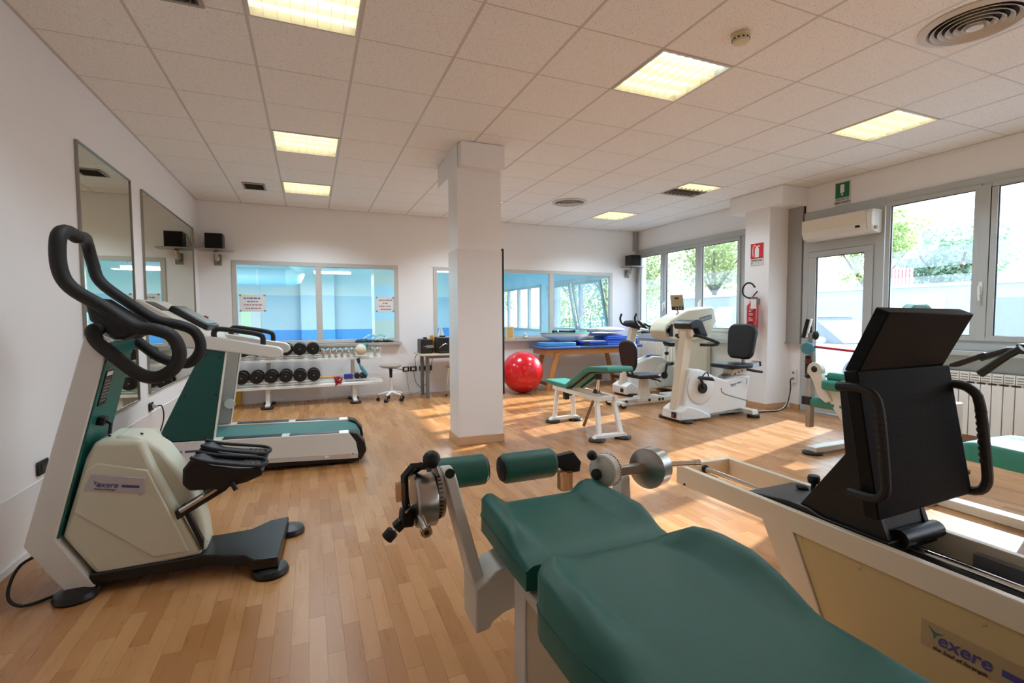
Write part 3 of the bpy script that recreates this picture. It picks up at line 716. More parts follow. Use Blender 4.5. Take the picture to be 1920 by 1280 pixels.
# extinguisher sign
px = 7.258
t = thing('extinguisher_notice', 'red fire extinguisher pictogram sign on the wall pillar', 'sign', (px, 1.25, 1.99))
B().box(px+.004, px+.012, 1.148, 1.356, 1.99, 2.295).done('plate', mat('sign_grey_white', '#d5d3cb', .4), t)
B().box(px+.001, px+.004, 1.15, 1.354, 2.085, 2.293).done('red_field', mat('sign_red', '#cf2a2e', .4), t)
SW = mat('sign_white', '#e8e6df', .4)
b = B(); b.prism([(1.215, 2.1), (1.282, 2.1), (1.282, 2.22), (1.268, 2.235), (1.262, 2.255), (1.235, 2.255), (1.229, 2.235), (1.215, 2.22)], 'x', px-.001, px+.001); b.done('bottle_symbol', SW, t, flat=True)
B().tube([(px, 1.262, 2.25), (px, 1.29, 2.268), (px, 1.312, 2.24), (px, 1.315, 2.17), (px, 1.308, 2.115)], .006, 6, 3).done('hose_symbol', SW, t)
B().prism([(1.2, 2.255), (1.235, 2.265), (1.235, 2.25), (1.205, 2.24)], 'x', px-.001, px+.001).done('handle_symbol', SW, t, flat=True)
text('ESTINTORE', .034, (px+.0035, 1.252, 2.056), (0, -1, 0), (0, 0, 1), INK, t, bold=.0008)
text('N°', .026, (px+.0035, 1.33, 2.018), (0, -1, 0), (0, 0, 1), INK, t, bold=.0005); text('2', .026, (px+.0035, 1.22, 2.018), (0, -1, 0), (0, 0, 1), mat('sign_green', '#0d6a42', .4), t)
# fire extinguisher
ex = (7.165, 1.22); t = thing('fire_extinguisher', 'red fire extinguisher with black hose hung on the wall pillar', 'fire extinguisher', (ex[0], ex[1], 1.08))
B().lathe([(.055, 1.085), (.072, 1.095), (.075, 1.13), (.075, 1.40), (.066, 1.45), (.04, 1.485), (.022, 1.5), (.022, 1.52)], (ex[0], ex[1], 0), n=28).done('cylinder', REDP, t)
b = B(); b.cyl((ex[0], ex[1], 1.515), (ex[0], ex[1], 1.555), .02, n=12); b.done('valve', STEEL, t)
b = B(); b.tube([(ex[0], ex[1], 1.55), (ex[0]-.02, ex[1]-.05, 1.585), (ex[0]-.03, ex[1]-.1, 1.62)], .009, 8); b.tube([(ex[0], ex[1], 1.54), (ex[0]-.02, ex[1]-.06, 1.535), (ex[0]-.03, ex[1]-.1, 1.535)], .008, 8); b.done('lever', mat('dark_red', '#6d1216', .4), t)
B().tube([(ex[0], ex[1]+.02, 1.535), (ex[0]-.01, ex[1]+.09, 1.545), (ex[0]-.02, ex[1]+.15, 1.60), (ex[0]-.02, ex[1]+.15, 1.68), (ex[0]-.02, ex[1]+.09, 1.74), (ex[0]-.02, ex[1]+.01, 1.735), (ex[0]-.02, ex[1]-.05, 1.68)], .012, 8, 5).done('hose', RUBBER, t)
b = B(); b.box(ex[0]-.078, ex[0]-.0755, ex[1]-.045, ex[1]+.05, 1.22, 1.42)
b = B(); 
lab = B()
n_ = 10
ring0 = []; 
for zz in (1.2, 1.43):
    ring0.append([(ex[0]-.0765*math.cos(a), ex[1]-.0765*math.sin(a), zz) for a in [math.radians(d_) for d_ in range(-30, 76, 8)]])
vs = ring0[0]+ring0[1]; k_ = len(ring0[0]); lab.add(vs, [(i, i+1, k_+i+1, k_+i) for i in range(k_-1)])
lb = lab.done('label_band', mat('label_red', '#b51822', .35), t)
for k, zz in enumerate((1.415, 1.395, 1.37, 1.35, 1.32, 1.30, 1.265, 1.245, 1.225)):
    L_ = .03+.012*((k*5) % 3)
    b = B(); vs = []
    A = [math.radians(d_) for d_ in (4, 12, 20, 28, 36, 44)][:(4 if L_ < .04 else 6)]
    vs = [(ex[0]-.0772*math.cos(a), ex[1]-.0772*math.sin(a), zz-.005) for a in A]+[(ex[0]-.0772*math.cos(a), ex[1]-.0772*math.sin(a), zz+.003) for a in A]
    b.add(vs, [(i, i+1, len(A)+i+1, len(A)+i) for i in range(len(A)-1)]); b.done('print_line', SW, t)
B().obox((ex[0]-.07, ex[1]-.075, 1.45), (.003, .07, .13), Euler((0, 0, .5))).done('inspection_tag', PAPER, t, flat=True)
B().box(ex[0]+.02, 7.268, ex[1]-.03, ex[1]+.03, 1.46, 1.53).done('wall_hook', GREYP, t)

# notices taped to the left pool window
def notice(x0, x1, z0, z1, label, lines):
    t = thing('window_notice', label, 'notice', ((x0+x1)/2, YB-.002, z0), 0, 'paper notices on the pool window')
    B().box(x0, x1, YB+.013, YB+.0155, z0, z1).done('sheet', PAPER, t, flat=True)
    rn = random.Random(int(x0*100))
    for k, (n_, m) in enumerate(lines):
        zz = z1-.055-.05*k; w = .018*n_; xx = (x0+x1)/2-w/2
        while xx < (x0+x1)/2+w/2-.01:
            L_ = rn.choice((.022, .034, .046)); B().box(xx, min(xx+L_, x1-.03), YB+.0124, YB+.013, zz-.008, zz+.008).done('print_word', m, t, flat=True); xx += L_+.01
    for cx in (x0+.012, x1-.012):
        for cz in (z0+.012, z1-.012): B().box(cx-.014, cx+.014, YB+.0105, YB+.0125, cz-.012, cz+.012).done('tape', GREYP, t, flat=True)
notice(.525, .875, 1.39, 1.645, 'white paper notice at the left edge of the left pool window', [(13, INKP), (8, INKR), (13, INKR), (10, INKR)])
notice(2.50, 2.79, 1.38, 1.63, 'white paper notice at the right edge of the left pool window', [(11, INKR), (4, INKR), (11, INKR), (8, INKR)])
# things on the sill of window 1
t = thing('cloth', 'crumpled blue cloth on the window sill above the rack', 'cloth', (2.3, YB-.06, .885))
b = B(); rnd = random.Random(3)
for k in range(7): b.ell((2.2+.03*k+rnd.uniform(-.02, .02), YB-.055+rnd.uniform(-.02, .02), .905+rnd.uniform(0, .02)), .05, .03, .018+rnd.uniform(0, .012), 10, Euler((rnd.uniform(-.4, .4), rnd.uniform(-.5, .5), rnd.uniform(-1, 1))))
b.done('folds', mat('blue_cloth', '#3d6478', .8), t)
for k, x in enumerate((2.5, 2.66)):
    t = thing('glove', 'black training glove on the sill, '+('left of the pair' if k == 0 else 'right of the pair at the sill end'), 'glove', (x, YB-.05, .885), 0, 'black gloves on the window sill')
    b = B(); b.ell((x, YB-.05, .905), .06, .03, .02, 12)
    for q in range(4): b.tube([(x+.03, YB-.065+.01*q, .905), (x+.075, YB-.075+.014*q, .902), (x+.1, YB-.078+.015*q, .898)], .008, 6)
    b.done('leather', BLACKV, t); B().tube([(x-.05, YB-.075, .905), (x-.055, YB-.05, .925), (x-.05, YB-.025, .905)], .01, 6).done('cuff', DISCB, t)
# framed card and white figurine in window 2
t = thing('framed_card', 'small framed yellow card standing on the pool-window sill by the red ball', 'picture', (4.84, YB-.06, .885))
b = B(); R = Euler((-.1, 0, 0)); b.obox((4.84, YB-.06, 1.0), (.16, .014, .23), R); b.done('frame', mat('pale_gilt', '#d9cfa8', .4), t, bevel=.003)
B().obox((4.84, YB-.068, 1.0), (.125, .004, .195), R).done('card', mat('yellow_card', '#c7a162', .6, var=.2, scale=15), t, flat=True)
t = thing('figurine', 'little white figurine on the pool-window sill right of the framed card', 'ornament', (5.16, YB-.06, .885))
b = B(); b.ell((5.16, YB-.06, .915), .04, .03, .03, 12); b.ell((5.15, YB-.065, .965), .026, .024, .028, 12); b.done('body', PVCW, t)
for sx in (-1, 1): B().ell((5.155+.028*sx, YB-.06, .935), .016, .014, .026, 8, Euler((0, .6*sx, 0))).done('wing', PVCW, t)
# sailing-boat ornament and jar behind the coffee machine
t = thing('boat_model', 'white model sailing boat on the sill behind the black coffee machine', 'ornament', (3.56, YB-.06, .885))
B().prism([(3.49, .93), (3.63, .93), (3.61, .888), (3.51, .888)], 'y', YB-.08, YB-.04).done('hull', PVCW, t, bevel=.004)
B().cyl((3.56, YB-.06, .93), (3.56, YB-.06, 1.17), .004, n=6).done('mast', PVCW, t)
B().prism([(3.55, .95), (3.55, 1.16), (3.5, .96)], 'y', YB-.063, YB-.058).done('sail', PAPER, t, flat=True); B().prism([(3.567, .95), (3.567, 1.15), (3.63, .955)], 'y', YB-.063, YB-.058).done('sail', PAPER, t, flat=True)

# sockets
def socket(x, label, n=1, on='y', y=None, z=.42):
    t = thing('wall_socket', label, 'socket', (x, YB-.01, z) if on == 'y' else (X0, y, z), 0, 'black wall sockets')
    if on == 'y':
        B().box(x-.055*n, x+.055*n, YB-.016, YB-.006, z-.04, z+.04).done('plate', BLACKP, t, bevel=.003)
        for k in range(n): B().box(x-.055*n+.11*k+.03, x-.055*n+.11*k+.08, YB-.018, YB-.016, z-.022, z+.022).done('insert', PVCW if k == 0 and n == 1 else GREYP, t)
    else:
        B().box(X0+.006, X0+.016, y-.06, y+.06, z-.04, z+.04).done('plate', BLACKP, t, bevel=.003)
        B().box(X0+.016, X0+.018, y-.03, y+.03, z-.022, z+.022).done('insert', mat('socket_dark', '#2a2a2c', .4), t)
    return t
socket(2.965, 'leftmost black socket plate beside the rolling stool'); socket(3.09, 'black socket plate left of the desk leg', 1); socket(3.3, 'long black socket plate behind the desk legs', 2)
socket(0, 'black socket plate on the left wall behind the stepper', on='x', y=-.14, z=.44)
t = socket(0, 'black socket with white plug on the left wall by the wide mirror', on='x', y=1.97, z=.435)
b = B(); b.box(X0+.018, X0+.06, 1.95, 1.99, .42, .455); b.done('plug', PVCW, t, bevel=.006)
tag(B().tube([(X0+.06, 1.97, .437), (X0+.1, 1.96, .43), (X0+.11, 1.95, .3), (X0+.08, 1.8, .1), (X0+.1, 1.65, .012), (X0+.3, 1.4, .01)], .006, 6, 5).done('power_cord', RUBBER), 'thin black cord hanging from the plug by the wide mirror', 'cord')
tag(B().tube([(.33, -.82, .2), (.22, -.86, .16), (.2, -.93, .06), (.26, -.96, .012), (.36, -.9, .01), (.45, -.8, .012)], .007, 6, 6).done('power_cord', RUBBER), 'black cord looped on the floor behind the stepper', 'cord')
t = thing('socket_box', 'white double socket box in the alcove by the glazed door', 'socket', (X1, .95, .4))
B().box(X1-.03, X1, .905, .985, .36, .55).done('box', PVCW, t, bevel=.005)
for zz in (.5, .42): B().cyl((X1-.0305, .945, zz), (X1-.028, .945, zz), .02, n=14).done('outlet', GREYP, t)
tag(B().tube([(X1-.05, .945, .42), (X1-.1, .93, .40), (X1-.14, .90, .25), (X1-.3, .86, .04), (X1-.6, .9, .01), (X1-1.0, 1.0, .01), (X1-1.3, 1.0, .01)], .008, 6, 6).done('power_cord', RUBBER), 'black cord running from the socket box to the recumbent bike', 'cord')
tag(B().tube([(X1-.03, .97, .38), (X1-.06, .96, .2), (X1-.25, .93, .02), (X1-.55, .96, .008), (X1-.95, 1.06, .008), (X1-1.25, 1.08, .008)], .006, 6, 6).done('power_cord', PVCW), 'white cord lying beside the black cord near the wall pillar', 'cord')

# radiators
def radiator(name, y0, y1, z0, z1, n, m, label, cast):
    t = thing(name, label, 'radiator', (X1-.08, (y0+y1)/2, z0))
    w = (y1-y0)/n
    for k in range(n):
        a = y0+w*k
        b = B()
        if cast:
            b.box(X1-.15, X1-.03, a+.006, a+w-.006, z0, z1)
        else:
            b.box(X1-.13, X1-.118, a+.003, a+w-.003, z0, z1-.11); b.box(X1-.118, X1-.04, a+w*.4, a+w*.6, z0, z1); b.box(X1-.13, X1-.03, a+.003, a+w-.003, z1-.09, z1)
        b.done('radiator_section', m, t, bevel=.008 if cast else .004)
        for q in range(3):
            if not cast: B().box(X1-.1305, X1-.129, a+.012, a+w-.012, z1-.08+.025*q, z1-.068+.025*q).done('grille_slot', GREYP, t, flat=True)
    b = B(); b.cyl((X1-.09, y0, z0+.05), (X1-.09, y1, z0+.05), .02, n=10); b.cyl((X1-.09, y0, z1-.05), (X1-.09, y1, z1-.05), .02, n=10)
    b.cyl((X1-.09, y0+w*.5, .0), (X1-.09, y0+w*.5, z0+.02), .01, n=8); b.done('header_pipe', m, t)
radiator('radiator', 2.45, 4.2, .17, .80, 22, RADC, 'cream sectional radiator under the far window', True)
radiator('radiator', -3.1, -.62, .09, .72, 29, RADW, 'white panel radiator under the near windows', False)

# ================================================================ BACK OF THE ROOM
# dumbbell rack
t = thing('dumbbell_rack', 'white two-tier dumbbell rack against the back wall', 'rack', (1.5, 4.15, 0))
RACKW = mat('rack_enamel', '#e9e4dc', .35)
for z, y0, y1 in ((.68, 4.1, 4.3), (.30, 3.98, 4.2)):
    b = B(); b.prism([(y0, z-.035), (y0, z), (y0+.01, z+.006), (y1, z+.03), (y1, z-.0), (y0+.02, z-.02)], 'x', .4, 2.52); b.done('shelf', RACKW, t, bevel=.003)
    for k in range(2): B().cyl((.42, y0+.07+.08*k, z+.036+.012*k), (2.50, y0+.07+.08*k, z+.036+.012*k), .008, n=8).done('shelf_rail', RACKW, t)
for x in (.9, 2.1):
    B().prism([(4.02, .03), (4.08, .03), (4.13, .285), (4.07, .285)], 'x', x-.03, x+.03).done('leg', RACKW, t, bevel=.004)
    b = B(); b.box(x-.03, x+.03, 4.335, 4.39, .03, .70); b.box(x-.02, x+.02, 4.15, 4.34, .255, .295); b.box(x-.02, x+.02, 4.2, 4.34, .64, .68); b.done('upright', RACKW, t, bevel=.004)
    B().box(x-.03, x+.03, 3.9, 4.38, .02, .055).done('foot_bar', RACKW, t, bevel=.004)
    for yy in (3.92, 4.36): B().cyl((x, yy, 0), (x, yy, .03), .085, n=20).done('foot_disc', DISCB, t, bevel=.006)
def db_big(x, y, z, r):
    t = thing('dumbbell', '', 'dumbbell', (x, y, z-r), 0)
    for s_ in (-1, 1):
        B().lathe([(.02, 0), (r-.008, 0), (r, .01), (r, .05), (r-.008, .06), (.05, .06), (.045, .068), (.02, .068)], (x, y+s_*.07, z), (0, s_, 0), 24).done('plate', DISCB, t)
        B().cyl((x, y+s_*.138, z), (x, y+s_*.141, z), .011, n=10).done('end_bolt', STEEL, t)
    B().cyl((x, y-.07, z), (x, y+.07, z), .016, n=10).done('handle', CHROME, t)
    return t
D0 = None
lows = [.39, .58, .77, .955, 1.145, 1.335, 1.522]; ordn = ['first', 'second', 'third', 'fourth', 'fifth', 'sixth', 'seventh']
for row, (xs, y, z, r, nm) in enumerate([(lows, 4.09, .45, .092, 'lower'), ([.60, .785, .97, 1.154, 1.338, 1.522], 4.2, .832, .092, 'upper')]):
    for k, x in enumerate(xs):
        if D0 is None: D0 = db_big(x, y, z, r); o = D0
        else: o = dup(D0, (x, y, z-.092), 0)
        o['label'] = 'black round dumbbell, %s from the left on the %s shelf of the rack' % (ordn[k], nm)
        o['group'] = 'large black dumbbells on the rack'
C0 = None
for k, x in enumerate([1.655, 1.742, 1.829, 1.916, 2.003, 2.09, 2.395, 2.482]):
    z = .785; y = 4.17
    if C0 is None:
        C0 = thing('chrome_dumbbell', '', 'dumbbell', (x, y, z-.045))
        for s_ in (-1, 1): B().lathe([(.012, -.02), (.028, -.03), (.039, -.012), (.042, .0), (.039, .014), (.028, .032), (.012, .036)], (x, y+s_*.065, z), (0, s_, 0), 16).done('head', CHROME, C0)
        B().cyl((x, y-.05, z), (x, y+.05, z), .013, n=10).done('handle', CHROME, C0); o = C0
    else: o = dup(C0, (x, y, z-.045), 0)
    o['group'] = 'small chrome dumbbells on the rack'
    o['label'] = ('small chrome dumbbell, %s of the six left of the white ball' % ordn[k] if k < 6 else 'small chrome dumbbell right of the white ball, %s one' % ('nearer' if k == 6 else 'end'))
tag(B().ell((2.205, 4.06, .80), .084, .086, .086, 24).done('soft_ball', mat('cream_ball', '#dccfb8', .5, var=.06, scale=8)), 'cream soft ball on the upper rack shelf', 'ball')
tag(B().tube([(2.27, 4.24, .735), (2.28, 4.24, .79), (2.29, 4.22, .85), (2.32, 4.24, .87), (2.31, 4.25, .80), (2.28, 4.26, .74)], [.014, .022, .026, .022, .018, .012], 8, 4).done('exercise_band', mat('teal_band', '#2f8f8b', .5)), 'folded teal exercise band beside the cream ball', 'band')
t = thing('wrist_strap', 'teal strap with black buckle hanging from the upper rack shelf', 'strap', (2.2, 4.06, .3))
b = B(); b.tube([(2.165, 4.03, .60), (2.2, 4.02, .53), (2.25, 4.0, .45), (2.285, 3.985, .40)], [.016, .026, .028, .018], 8, 4); b.done('band', mat('teal_strap', '#3d8a95', .5), t)
B().tube([(2.155, 4.05, .66), (2.165, 4.035, .63), (2.17, 4.03, .59)], [.03, .026, .02], 8).done('buckle', RUBBER, t, bevel=.004)
for k, x in enumerate((2.14, 2.235)):
    t = thing('small_weight', 'small dark navy weight on the lower rack shelf, '+('left one' if k == 0 else 'right one under the teal strap'), 'weight', (x, 4.07, .35), 0, 'dark navy weights on the lower shelf')
    B().lathe([(.02, -.05), (.042, -.046), (.047, -.03), (.047, .03), (.042, .046), (.02, .05)], (x, 4.07, .40), (1, 0, 0) if k else (0, 1, 0), 8).done('body', mat('navy_weight', '#1c2a3c', .5), t, ang=20); 
    B().lathe([(.022, -.056), (.022, .056)], (x, 4.07, .40), (1, 0, 0) if k else (0, 1, 0), 12).done('core', RUBBER, t)
tag(B().box(1.95, 2.075, 4.03, 4.12, .36, .43).done('blue_box', mat('blue_carton', '#2b3a8e', .45), bevel=.006), 'small royal blue box on the lower rack shelf', 'box')
tag(B().cyl((1.6, 4.06, .40), (1.83, 4.05, .40), .012, n=10).done('yellow_bar', WOODBAND), 'thin yellow bar on the lower rack shelf', 'bar')
rnd = random.Random(11); pts = [(1.86+rnd.uniform(-.05, .06), 4.0+rnd.uniform(-.035, .035), .34+rnd.uniform(-.06, .06)) for _ in range(34)]
tag(B().tube(pts, .012, 6, 4).done('tangled_rope', mat('red_cord', '#a3242b', .6)), 'tangled red cord hanging over the lower rack shelf', 'rope')
tag(B().prism([(4.405, .0), (4.45, .0), (4.475, .45), (4.455, .45)], 'x', .40, .52).done('folded_sign', mat('yellow_sign_plastic', '#d8a63a', .45), bevel=.006), 'yellow folded floor sign leaning behind the rack', 'sign')

# rolling stool
st = (2.63, 3.92); t = thing('rolling_stool', 'white five-castor stool with grey round seat beside the rack', 'stool', (*st, 0))
B().lathe([(.02, .505), (.13, .515), (.165, .535), (.168, .55), (.155, .562), (.02, .566)], (*st, 0), n=32).done('seat', mat('grey_seat_vinyl', '#a39c90', .4), t)
b = B(); b.lathe([(.06, .51), (.026, .49), (.02, .34)], (*st, 0), n=14); b.done('gas_lift', BLACKP, t); B().cyl((*st, .12), (*st, .36), .024, n=14).done('column', PVCW, t)
B().tube([(st[0]+.04, st[1]-.04, .505), (st[0]+.15, st[1]-.06, .485), (st[0]+.2, st[1]-.06, .475)], .006, 6).done('lever', RUBBER, t)
for k in range(5):
    a = 2*PI*k/5+.4; ex_ = (st[0]+.2*math.cos(a), st[1]+.2*math.sin(a))
    B().tube([(*st, .14), (st[0]+.12*math.cos(a), st[1]+.12*math.sin(a), .115), (*ex_, .1)], [.022, .018, .014], 8).done('leg', PVCW, t)
    cst = B().cyl((*ex_, .05), (*ex_, .12), .01, n=8).done('castor_stem', STEEL, t)
    b = B(); nx, ny = -math.sin(a), math.cos(a)
    for s_ in (-1, 1): b.cyl((ex_[0]+nx*.006*s_, ex_[1]+ny*.006*s_, .027), (ex_[0]+nx*.024*s_, ex_[1]+ny*.024*s_, .027), .027, n=14)
    b.done('castor_wheel', DISCB, cst)
# desk with two coffee machines
t = thing('desk', 'small pale desk with round grey legs between the stool and the pillar', 'desk', (3.6, 4.12, 0))
B().box(3.09, 4.12, 3.83, 4.42, .678, .705).done('desk_top', mat('pale_laminate', '#d3c4ae', .4), t, bevel=.004)
for x, y in ((3.2, 3.9), (3.2, 4.3), (4.02, 3.9), (4.02, 4.3)): B().cyl((x, y, 0), (x, y, .68), .03, n=16).done('leg', mat('grey_leg', '#6f6d69', .4), t)
for y in (3.9, 4.3): B().box(3.2, 4.02, y-.012, y+.012, .635, .678).done('apron', mat('grey_leg', '#6f6d69', .4), t)
t = thing('coffee_machine', 'smaller black coffee machine at the left end of the desk', 'coffee machine', (3.22, 4.15, .705))
B().box(3.125, 3.315, 4.0, 4.3, .706, .935).done('casing', BLACKP, t, bevel=.012)
B().box(3.205, 3.325, 3.99, 4.0, .80, .84).done('control_strip', mat('silver_strip', '#8d8a86', .35, .4), t)
for k in range(3): B().cyl((3.17+.012*k, 3.9995, .822), (3.17+.012*k, 3.994, .822), .004, n=8).done('button', PVCW, t)
B().box(3.19, 3.24, 4.08, 4.16, .935, .965).done('tank_knob', BLACKP, t, bevel=.005)
t = thing('coffee_machine', 'larger black coffee machine with chrome spout next to the pillar', 'coffee machine', (3.52, 4.1, .705))
B().box(3.40, 3.66, 3.95, 4.28, .706, .965).done('casing', BLACKP, t, bevel=.015)
B().tube([(3.41, 3.93, .80), (3.45, 3.9, .835), (3.49, 3.89, .86), (3.53, 3.9, .855)], .008, 8, 4).done('spout', CHROME, t)
B().box(3.46, 3.54, 4.05, 4.15, .965, .99).done('tank_knob', BLACKP, t, bevel=.005); B().box(3.40, 3.62, 3.9, 3.95, .706, .735).done('drip_tray', BLACKP, t, bevel=.004)
t = thing('jar', 'glass jar of orange sugar sachets between the two coffee machines', 'jar', (3.37, 4.3, .705))
B().cyl((3.37, 4.3, .706), (3.37, 4.3, .9), .035, n=16).done('body', mat('jar_orange', '#c98432', .3), t); B().cyl((3.37, 4.3, .9), (3.37, 4.3, .985), .035, r2=.03, n=16).done('contents', mat('sachet_orange', '#d98f2c', .5), t)
for k, (pts, l_) in enumerate([([(3.13, 4.32, .70), (3.09, 4.33, .6), (3.11, 4.4, .48), (3.09, 4.475, .43)], 'thin dark cord from the left coffee machine to the sockets'),
    ([(3.4, 4.34, .66), (3.36, 4.36, .45), (3.3, 4.4, .2), (3.22, 4.42, .1), (3.12, 4.44, .2), (3.09, 4.478, .40)], 'thin dark cord sagging behind the desk legs'),
    ([(3.3, 4.48, .40), (3.24, 4.45, .2), (3.2, 4.42, .05), (3.05, 4.42, .008), (3.0, 4.43, .08), (2.97, 4.47, .39)], 'thin grey cord drooping to the floor left of the desk')]):
    tag(B().tube(pts, .0045, 6, 6).done('power_cord', GREYP if k == 2 else RUBBER), l_, 'cord', 'cords around the desk')
# wooden stool half behind pillar
t = thing('wooden_stool', 'low stool with brown seat and bent chrome legs half hidden by the pillar', 'stool', (3.72, 3.75, 0))
B().lathe([(.02, .485), (.17, .488), (.175, .5), (.165, .51), (.02, .512)], (3.66, 3.85, 0), n=28).done('seat', mat('brown_seat', '#8a5a3e', .4), t)
for k in range(4):
    a = PI/4+PI/2*k; cx, cy = 3.66, 3.85
    B().tube([(cx+.05*math.cos(a), cy+.05*math.sin(a), .478), (cx+.12*math.cos(a), cy+.12*math.sin(a), .47), (cx+.15*math.cos(a), cy+.15*math.sin(a), .40), (cx+.19*math.cos(a), cy+.19*math.sin(a), .015)], .011, 8, 4).done('leg', CHROME, t)
    B().cyl((cx+.19*math.cos(a), cy+.19*math.sin(a), 0), (cx+.19*math.cos(a), cy+.19*math.sin(a), .03), .015, n=10).done('foot_cap', RUBBER, t)
# red gym ball
t = thing('gym_ball', 'shiny red gym ball between the pillar and the massage table', 'ball', (4.81, 3.8, 0))
B().ell((4.81, 3.8, .352), .352, .352, .352, 48).done('ball_skin', REDB, t); B().cyl((4.6, 3.52, .30), (4.592, 3.51, .30), .012, n=10).done('valve', mat('dark_red', '#6d1216', .4), t)
# massage table
t = thing('massage_table', 'wooden massage table with blue vinyl top under the pool window', 'table', (6.1, 4.05, 0))
for a, c_ in ((5.2, 5.9), (5.905, 7.24)): B().box(a, c_, 3.72, 4.4, .715, .765).done('padded_top', BLUEV, t, bevel=.02, seg=3)
b = B(); b.box(5.26, 7.12, 3.78, 3.82, .62, .715); b.done('side_rail', WOOD, t, bevel=.003); B().box(5.26, 7.12, 4.3, 4.34, .62, .715).done('side_rail', WOOD, t, bevel=.003)
for x in (5.26, 7.08): B().box(x, x+.04, 3.82, 4.3, .62, .715).done('end_rail', WOOD, t, bevel=.003)
for x0_, x1_ in ((5.47, 5.27), (6.82, 7.02)):
    for y in (3.76, 4.32): b = B(); b.prism([(x0_-.045, .66), (x0_+.045, .66), (x1_+.04, 0), (x1_-.04, 0)], 'y', y, y+.035); b.done('leg', WOOD, t, bevel=.003)
    xm = x1_+(x0_-x1_)*.15; B().box(xm-.03, xm+.03, 3.795, 4.32, .09, .14).done('cross_bar', mat('dark_wood', '#8b5532', .45), t, bevel=.003)
# items on it
tag(B().box(5.27, 5.84, 3.78, 4.2, .766, .835).done('exercise_mat', SKYM, bevel=.012), 'sky blue foam slab at the left end of the massage table', 'mat')
t = thing('balance_board', 'white dished balance board with green rim on the blue slab', 'balance board', (5.75, 4.08, .835))
b = B(); R_ = []
for zz, s_ in ((.837, .40), (.875, .58), (.935, .93), (.985, 1.0)): R_.append([(5.8+.5*s_*math.cos(2*PI*k/36), 4.1+.24*s_*math.sin(2*PI*k/36), zz) for k in range(36)])
b.loft(R_); b.done('dish', PVCW, t)
b = B(); b.loft([[(5.8+.505*math.cos(2*PI*k/36), 4.1+.243*math.sin(2*PI*k/36), zz) for k in range(36)] for zz in (.985, .998)]); b.done('rim', mat('green_rim', '#5fa893', .45), t)
t = thing('push_bar', 'black bar with round knobs lying on the balance board', 'bar', (5.72, 4.0, .998))
B().cyl((5.5, 4.0, 1.026), (5.92, 3.98, 1.019), .02, n=12).done('bar', BLACKP, t)
for x in (5.5, 5.92): b = B(); b.ell((x, 3.99, 1.023), .028, .03, .028, 12); b.done('knob', RUBBER, t)
for x in (5.57, 5.86): B().cyl((x, 3.995, 1.023), (x+.03, 3.993, 1.022), .026, n=12).done('ring', CHROME, t)
t = thing('folded_mat', 'folded navy and white-edged mat in the middle of the massage table', 'mat', (6.15, 4.0, .766))
for k in range(2): B().box(6.0, 6.48, 3.78, 4.25, .767+.04*k, .803+.04*k).done('fold', NAVY if k == 0 else BLUEM, t, bevel=.01)
B().box(6.0, 6.12, 3.775, 3.785, .769, .84).done('end_cover', mat('dark_navy', '#121c40', .5), t); B().box(6.04, 6.46, 3.8, 4.2, .845, .85).done('white_cover', PAPER, t, bevel=.002)
for k in range(5):
    tag(B().box(6.5+.004*k, 7.18-.006*(k % 2), 3.78+.006*(k % 3), 4.28, .767+.033*k, .797+.033*k).done('exercise_mat', BLUEM, bevel=.008),
        'royal blue mat in the right-hand stack on the massage table, %s from the bottom' % ordn[k], 'mat', 'stacked royal blue mats')
tag(B().box(6.28, 6.9, 3.86, 4.3, .933, .957).done('exercise_mat', NAVY, bevel=.01), 'navy mat lying across the top of the royal blue mat stack', 'mat')
t = thing('pillow', 'flat white pillow on top of the stacked mats', 'pillow', (6.75, 4.05, 1.0))
b = B(); b.ell((6.74, 4.05, 1.045), .3, .19, .045, 24, Euler((0, .05, 0))); b.done('cover', PAPER, t)
t = thing('pillow', 'thin crumpled white pillow under the upper pillow on the mats', 'pillow', (6.55, 4.0, .967)); b = B(); b.ell((6.56, 4.0, .984), .26, .17, .02, 20); b.done('cover', PAPER, t)
t = thing('foam_roller', 'short grey foam roller behind the white pillow', 'roller', (6.5, 4.25, .96)); b = B(); b.cyl((6.4, 4.3, 1.0), (6.66, 4.3, 1.0), .04, n=18); b.done('foam', mat('grey_foam', '#7d8384', .8), t, bevel=.006)
# ================================================================ TRAINING MACHINES
def logo(par, o, xd, yd, s, strip=True, local=False, bgw=None):
    """teal swoosh + word + tagline + blue strip; o = left middle point, s = letter height"""
    o = V(o); x = V(xd).normalized(); y = V(yd).normalized(); z = x.cross(y).normalized(); y = z.cross(x)
    P = lambda a, c_, d=.0005: o+x*a*s+y*c_*s+z*d
    b = B(); pts = [(-.95, .75), (-.45, .45), (.15, .55), (-.35, .3), (-.55, -.15), (-.6, .25)]
    b.add([P(*p) for p in pts]+[P(*p, .0012) for p in pts], [tuple(range(5, -1, -1)), tuple(range(6, 12))]+[(i, (i+1) % 6, 6+(i+1) % 6, 6+i) for i in range(6)])
    b.done('swoosh', INKT, par, flat=True, local=local)
    text('exere', s*1.45, P(1.35, 0), x, y, INKP, par, 'lettering', shear=.15, bold=s*.02, local=local)
    text('the Soul of Strength', s*.42, P(1.1, -.85), x, y, INK, par, 'lettering', shear=.2, local=local)
    if strip:
        b = B(); pts = [(3.6, -.3), (6.4, -.3), (6.4, .2), (3.6, .2)]
        b.add([P(*p) for p in pts]+[P(*p, .001) for p in pts], [(0, 3, 2, 1), (4, 5, 6, 7), (0, 1, 5, 4), (1, 2, 6, 5), (2, 3, 7, 6), (3, 0, 4, 7)]); b.done('blue_strip', INKP, par, flat=True, local=local)

